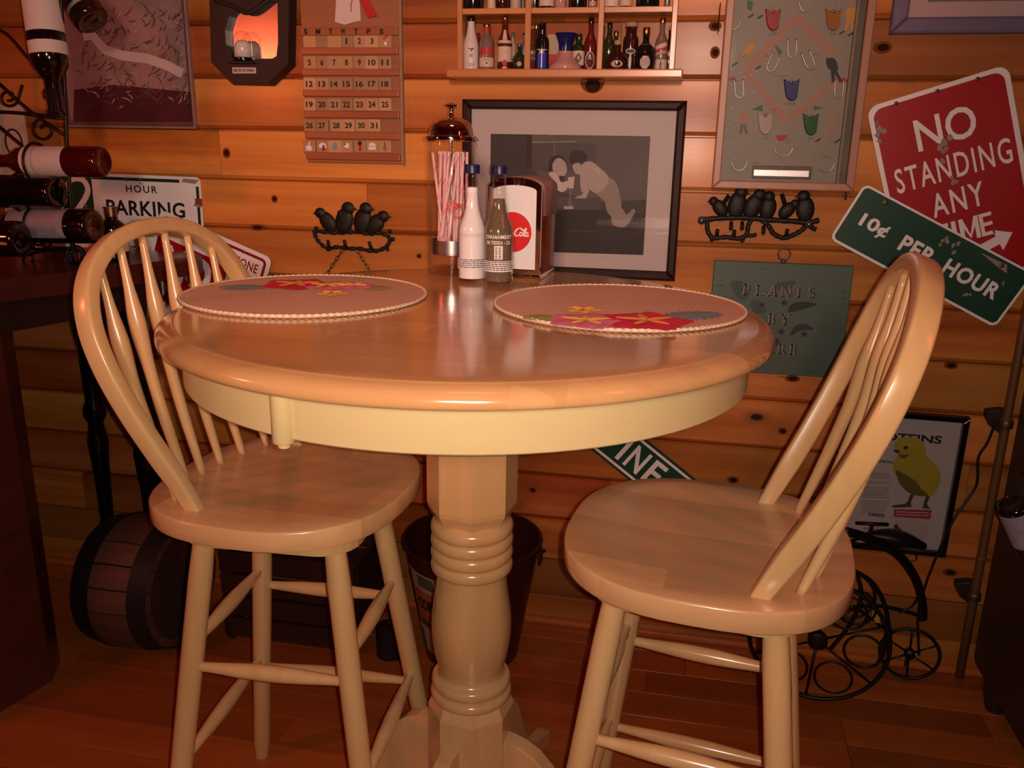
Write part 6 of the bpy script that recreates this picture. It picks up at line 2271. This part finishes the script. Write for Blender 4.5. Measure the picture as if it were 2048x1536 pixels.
# ================================================================== RIGHT: PLANT STAND, CABINET, POLE
def tricycle():
    bw = Vector((.352, 1.700, .147))
    t = thing('tricycle_plant_stand', 'black wrought iron tricycle plant stand behind the right stool', 'plant stand', (bw.x, bw.y, 0))
    off = Vector((bw.x, bw.y, 0))
    W_ = lambda p: tuple(Vector(p) - off)
    tilt = math.radians(-8)
    def circ(c, r, thick, nm, n=40, tilt_=tilt):
        ca, sa = math.cos(tilt_), math.sin(tilt_)
        pts = [W_((c[0] + r * math.cos(a) * ca, c[1] + r * math.cos(a) * sa, c[2] + r * math.sin(a))) for a in [2 * PI * k / n for k in range(n)]]
        G().tube(pts, thick, 8, True).make(nm, 'wrought_iron', t, True)
    def pt(c, r, a, tilt_=tilt):
        return Vector((c[0] + r * math.cos(a) * math.cos(tilt_), c[1] + r * math.cos(a) * math.sin(tilt_), c[2] + r * math.sin(a)))
    def wheel(c, R_, rim, spokes, a0, hub):
        circ(c, R_ - rim, rim, 'wheel_rim')
        for k in range(spokes):
            a = a0 + 2 * PI * k / spokes
            G().tube([W_(pt(c, hub * .5, a)), W_(pt(c, R_ - rim, a))], rim * .62, 6).make('spoke', 'wrought_iron', t, True)
        G().lathe([(hub * .5, -.012), (hub, -.008), (hub, .008), (hub * .5, .012)], 18, Matrix.Translation(W_(c)) @ Matrix.Rotation(tilt, 4, 'Z') @ Matrix.Rotation(PI / 2, 4, 'X')).make('hub', 'wrought_iron', t, True, angle=40)
    wheel(bw, .147, .0045, 6, .45, .020)
    for k in range(6):
        a = .45 + PI / 6 + 2 * PI * k / 6
        circ(pt(bw, .092, a), .038, .0026, 'ring_ornament', 24)
    sw = Vector((.577, 1.825, .066))
    wheel(sw, .066, .0040, 6, .55, .011)
    sw2 = Vector((.520, 1.60, .066))
    # axle and frame
    G().tube([W_(sw), W_(sw + Vector((-.02, -.05, 0)))], .004, 7).make('axle', 'wrought_iron', t, True)
    A = lambda u, v, y: at(u, v, y)
    path = [A(1690, 1062, 1.72), A(1740, 1078, 1.74), A(1795, 1108, 1.77), A(1830, 1155, 1.79), A(1845, 1205, 1.80), A(1847, 1240, 1.81)]
    G().tube(smooth_path([W_(p) for p in path], 6), [.010] * 31, 8, flat=.45).make('frame_strap', 'wrought_iron', t, True)
    path = [A(1707, 1140, 1.72), A(1745, 1165, 1.72), A(1770, 1210, 1.74), A(1777, 1260, 1.76), A(1770, 1300, 1.77), A(1757, 1325, 1.77)]
    G().tube(smooth_path([W_(p) for p in path], 6), [.0045, .0045, .0045, .0045, .0045, .0045, .0045, .0045, .0045, .0045, .0045, .0045, .0045, .0045, .0045, .0045, .005, .006, .0075, .0085, .009, .0085, .0075, .006, .005, .0045, .0045, .0045, .0045, .0045, .0045], 8).make('fender', 'wrought_iron', t, True)
    for pth, r_ in (([A(1700, 1215, 1.74), A(1760, 1212, 1.77), A(1820, 1225, 1.80), A(1845, 1235, 1.81)], .0042),
                    ([A(1680, 1235, 1.71), A(1712, 1218, 1.72), A(1745, 1240, 1.74), A(1776, 1262, 1.76)], .0032),
                    ([A(1800, 1225, 1.79), A(1825, 1212, 1.79), A(1838, 1190, 1.79)], .0026),
                    ([A(1700, 1125, 1.70), A(1718, 1160, 1.70), A(1722, 1200, 1.70), A(1700, 1250, 1.70), A(1660, 1300, 1.70)], .0042)):
        G().tube(smooth_path([W_(p) for p in pth], 6), r_, 7).make('frame_bar', 'wrought_iron', t, True)
    # basket rings over the front wheel
    for u, v, rr in ((1695, 1190, .055), (1712, 1215, .040)):
        c = A(u, v, 1.74)
        circ(c, rr, .0028, 'basket_ring', 32)
    # saddle and handle grip
    s0, s1 = A(1735, 1068, 1.77), A(1850, 1092, 1.78)
    d = (s1 - s0)
    g = G(); m = 13; pts = []; rr = []
    for k in range(m):
        f = k / (m - 1)
        p = s0.lerp(s1, f); p.z += .006 * math.sin(PI * f)
        pts.append(W_(p)); rr.append(.003 + .013 * math.sin(PI * min(1, f * .85 + .05)) ** 1.2)
    g.tube(pts, rr, 10, flat=1.6).make('saddle', 'wrought_iron', t, True)
    G().tube([W_(A(1712, 1046, 1.75)), W_(A(1777, 1049, 1.75))], .0042, 8).make('handle_grip', 'wrought_iron', t, True)
    G().tube(smooth_path([W_(A(1745, 1047, 1.75)), W_(A(1735, 1070, 1.75)), W_(A(1690, 1085, 1.73))], 5), .0035, 7).make('handlebar', 'wrought_iron', t, True)
    pts = smooth_path([W_(A(1808, 1100, 1.78)), W_(A(1830, 1108, 1.78)), W_(A(1832, 1120, 1.78)), W_(A(1812, 1122, 1.78)), W_(A(1803, 1108, 1.78))], 5)
    G().tube(pts, .0014, 6).make('wire_curl', 'wrought_iron', t, True)
    yt = A(1752, 1234, 1.74)
    q = W_(yt)
    G().box(q[0] - .009, q[0] + .009, q[1] - .001, q[1] + .001, q[2] - .013, q[2] + .013).make('yellow_tag', 'tag_yellow', t)


plain('tag_yellow', (.45, .28, .02), .5)
tricycle()


def cabinet():
    x0, x1, y0, y1 = .700, 1.20, 1.08, 1.80
    t = thing('dark_cabinet', 'very dark tall wooden cabinet at the right edge of the room', 'cabinet', ((x0 + x1) / 2, (y0 + y1) / 2, 0))
    cx, cy = (x0 + x1) / 2, (y0 + y1) / 2
    w, d = (x1 - x0) / 2, (y1 - y0) / 2
    H_ = 1.55
    M = Matrix.Rotation(PI / 2, 4, 'Z')
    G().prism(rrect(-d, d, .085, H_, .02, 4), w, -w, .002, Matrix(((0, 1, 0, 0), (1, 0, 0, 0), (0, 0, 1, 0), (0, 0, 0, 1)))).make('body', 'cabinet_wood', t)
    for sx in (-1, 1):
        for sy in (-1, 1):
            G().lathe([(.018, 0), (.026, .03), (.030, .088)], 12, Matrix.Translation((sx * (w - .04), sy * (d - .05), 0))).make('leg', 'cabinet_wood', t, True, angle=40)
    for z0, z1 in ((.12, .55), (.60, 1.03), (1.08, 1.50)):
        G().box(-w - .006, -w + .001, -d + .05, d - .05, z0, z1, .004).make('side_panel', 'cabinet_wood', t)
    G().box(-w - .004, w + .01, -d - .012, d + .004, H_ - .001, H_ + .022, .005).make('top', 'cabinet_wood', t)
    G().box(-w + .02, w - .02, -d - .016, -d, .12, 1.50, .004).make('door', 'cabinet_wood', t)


cabinet()


def pole():
    p = at(1912, 1343, 1.872)
    x = .702
    t = thing('wooden_pole', 'thin upright wooden pole against the wall beside the dark cabinet', 'pole', (x, 1.862, 0))
    G().tube([(0, 0, z) for z in (0, .3, .6, .9, 1.0)], [.0095, .0095, .0092, .0090, .0088], 12).make('rod', 'pole_wood', t, True)
    for z in (.30, .62, .86):
        G().lathe([(.0096, z - .004), (.0108, z), (.0096, z + .004)], 12).make('node', 'pole_wood', t, True)
    for v, w_, lab in ((845, .022, 'upper dark clamp bracket holding the wooden pole'), (1190, .024, 'lower dark clamp bracket holding the wooden pole')):
        u = 1988 if v == 845 else 1938
        z = at(u, v, 1.862).z
        b = thing('pole_bracket', lab, 'bracket', (x, WF, z))
        G().prism([(-.036, .020), (-.010, .026), (.014, .024), (.016, -.016), (-.004, -.028), (-.024, -.014), (-.034, .004)], 0, -.022, .004).make('bracket_body', 'plaque_wood', b)
        G().lathe([(.0125, -.010), (.0140, -.008), (.0140, .006), (.0125, .008)], 18, Matrix.Translation((0, -.034, 0))).make('metal_ring', 'bolt_metal', b, True, angle=40)


pole()
wine_bottle('dark bottle with a pale grey label jutting from the side of the dark cabinet', at(2024, 1006, 1.45), (.50, .16, -.85), .2, 'wine_black', .026, .21, 'l_violet', 'b_black', labels=((.014, .105),))
# power cord hanging down the wall
tag(G().tube(smooth_path([at(1992, 842, 1.868), at(1975, 885, 1.872), at(1957, 915, 1.876), at(1955, 960, 1.880), at(1945, 985, 1.880), at(1910, 1035, 1.868), at(1885, 1085, 1.868), at(1862, 1140, 1.870), at(1848, 1180, 1.872), at(1836, 1230, 1.874), at(1838, 1310, 1.872)], 8), .0030, 8).make('power_cord', 'black_plastic', None, True),
    'black power cord hanging down the wall past the chick poster', 'cord')
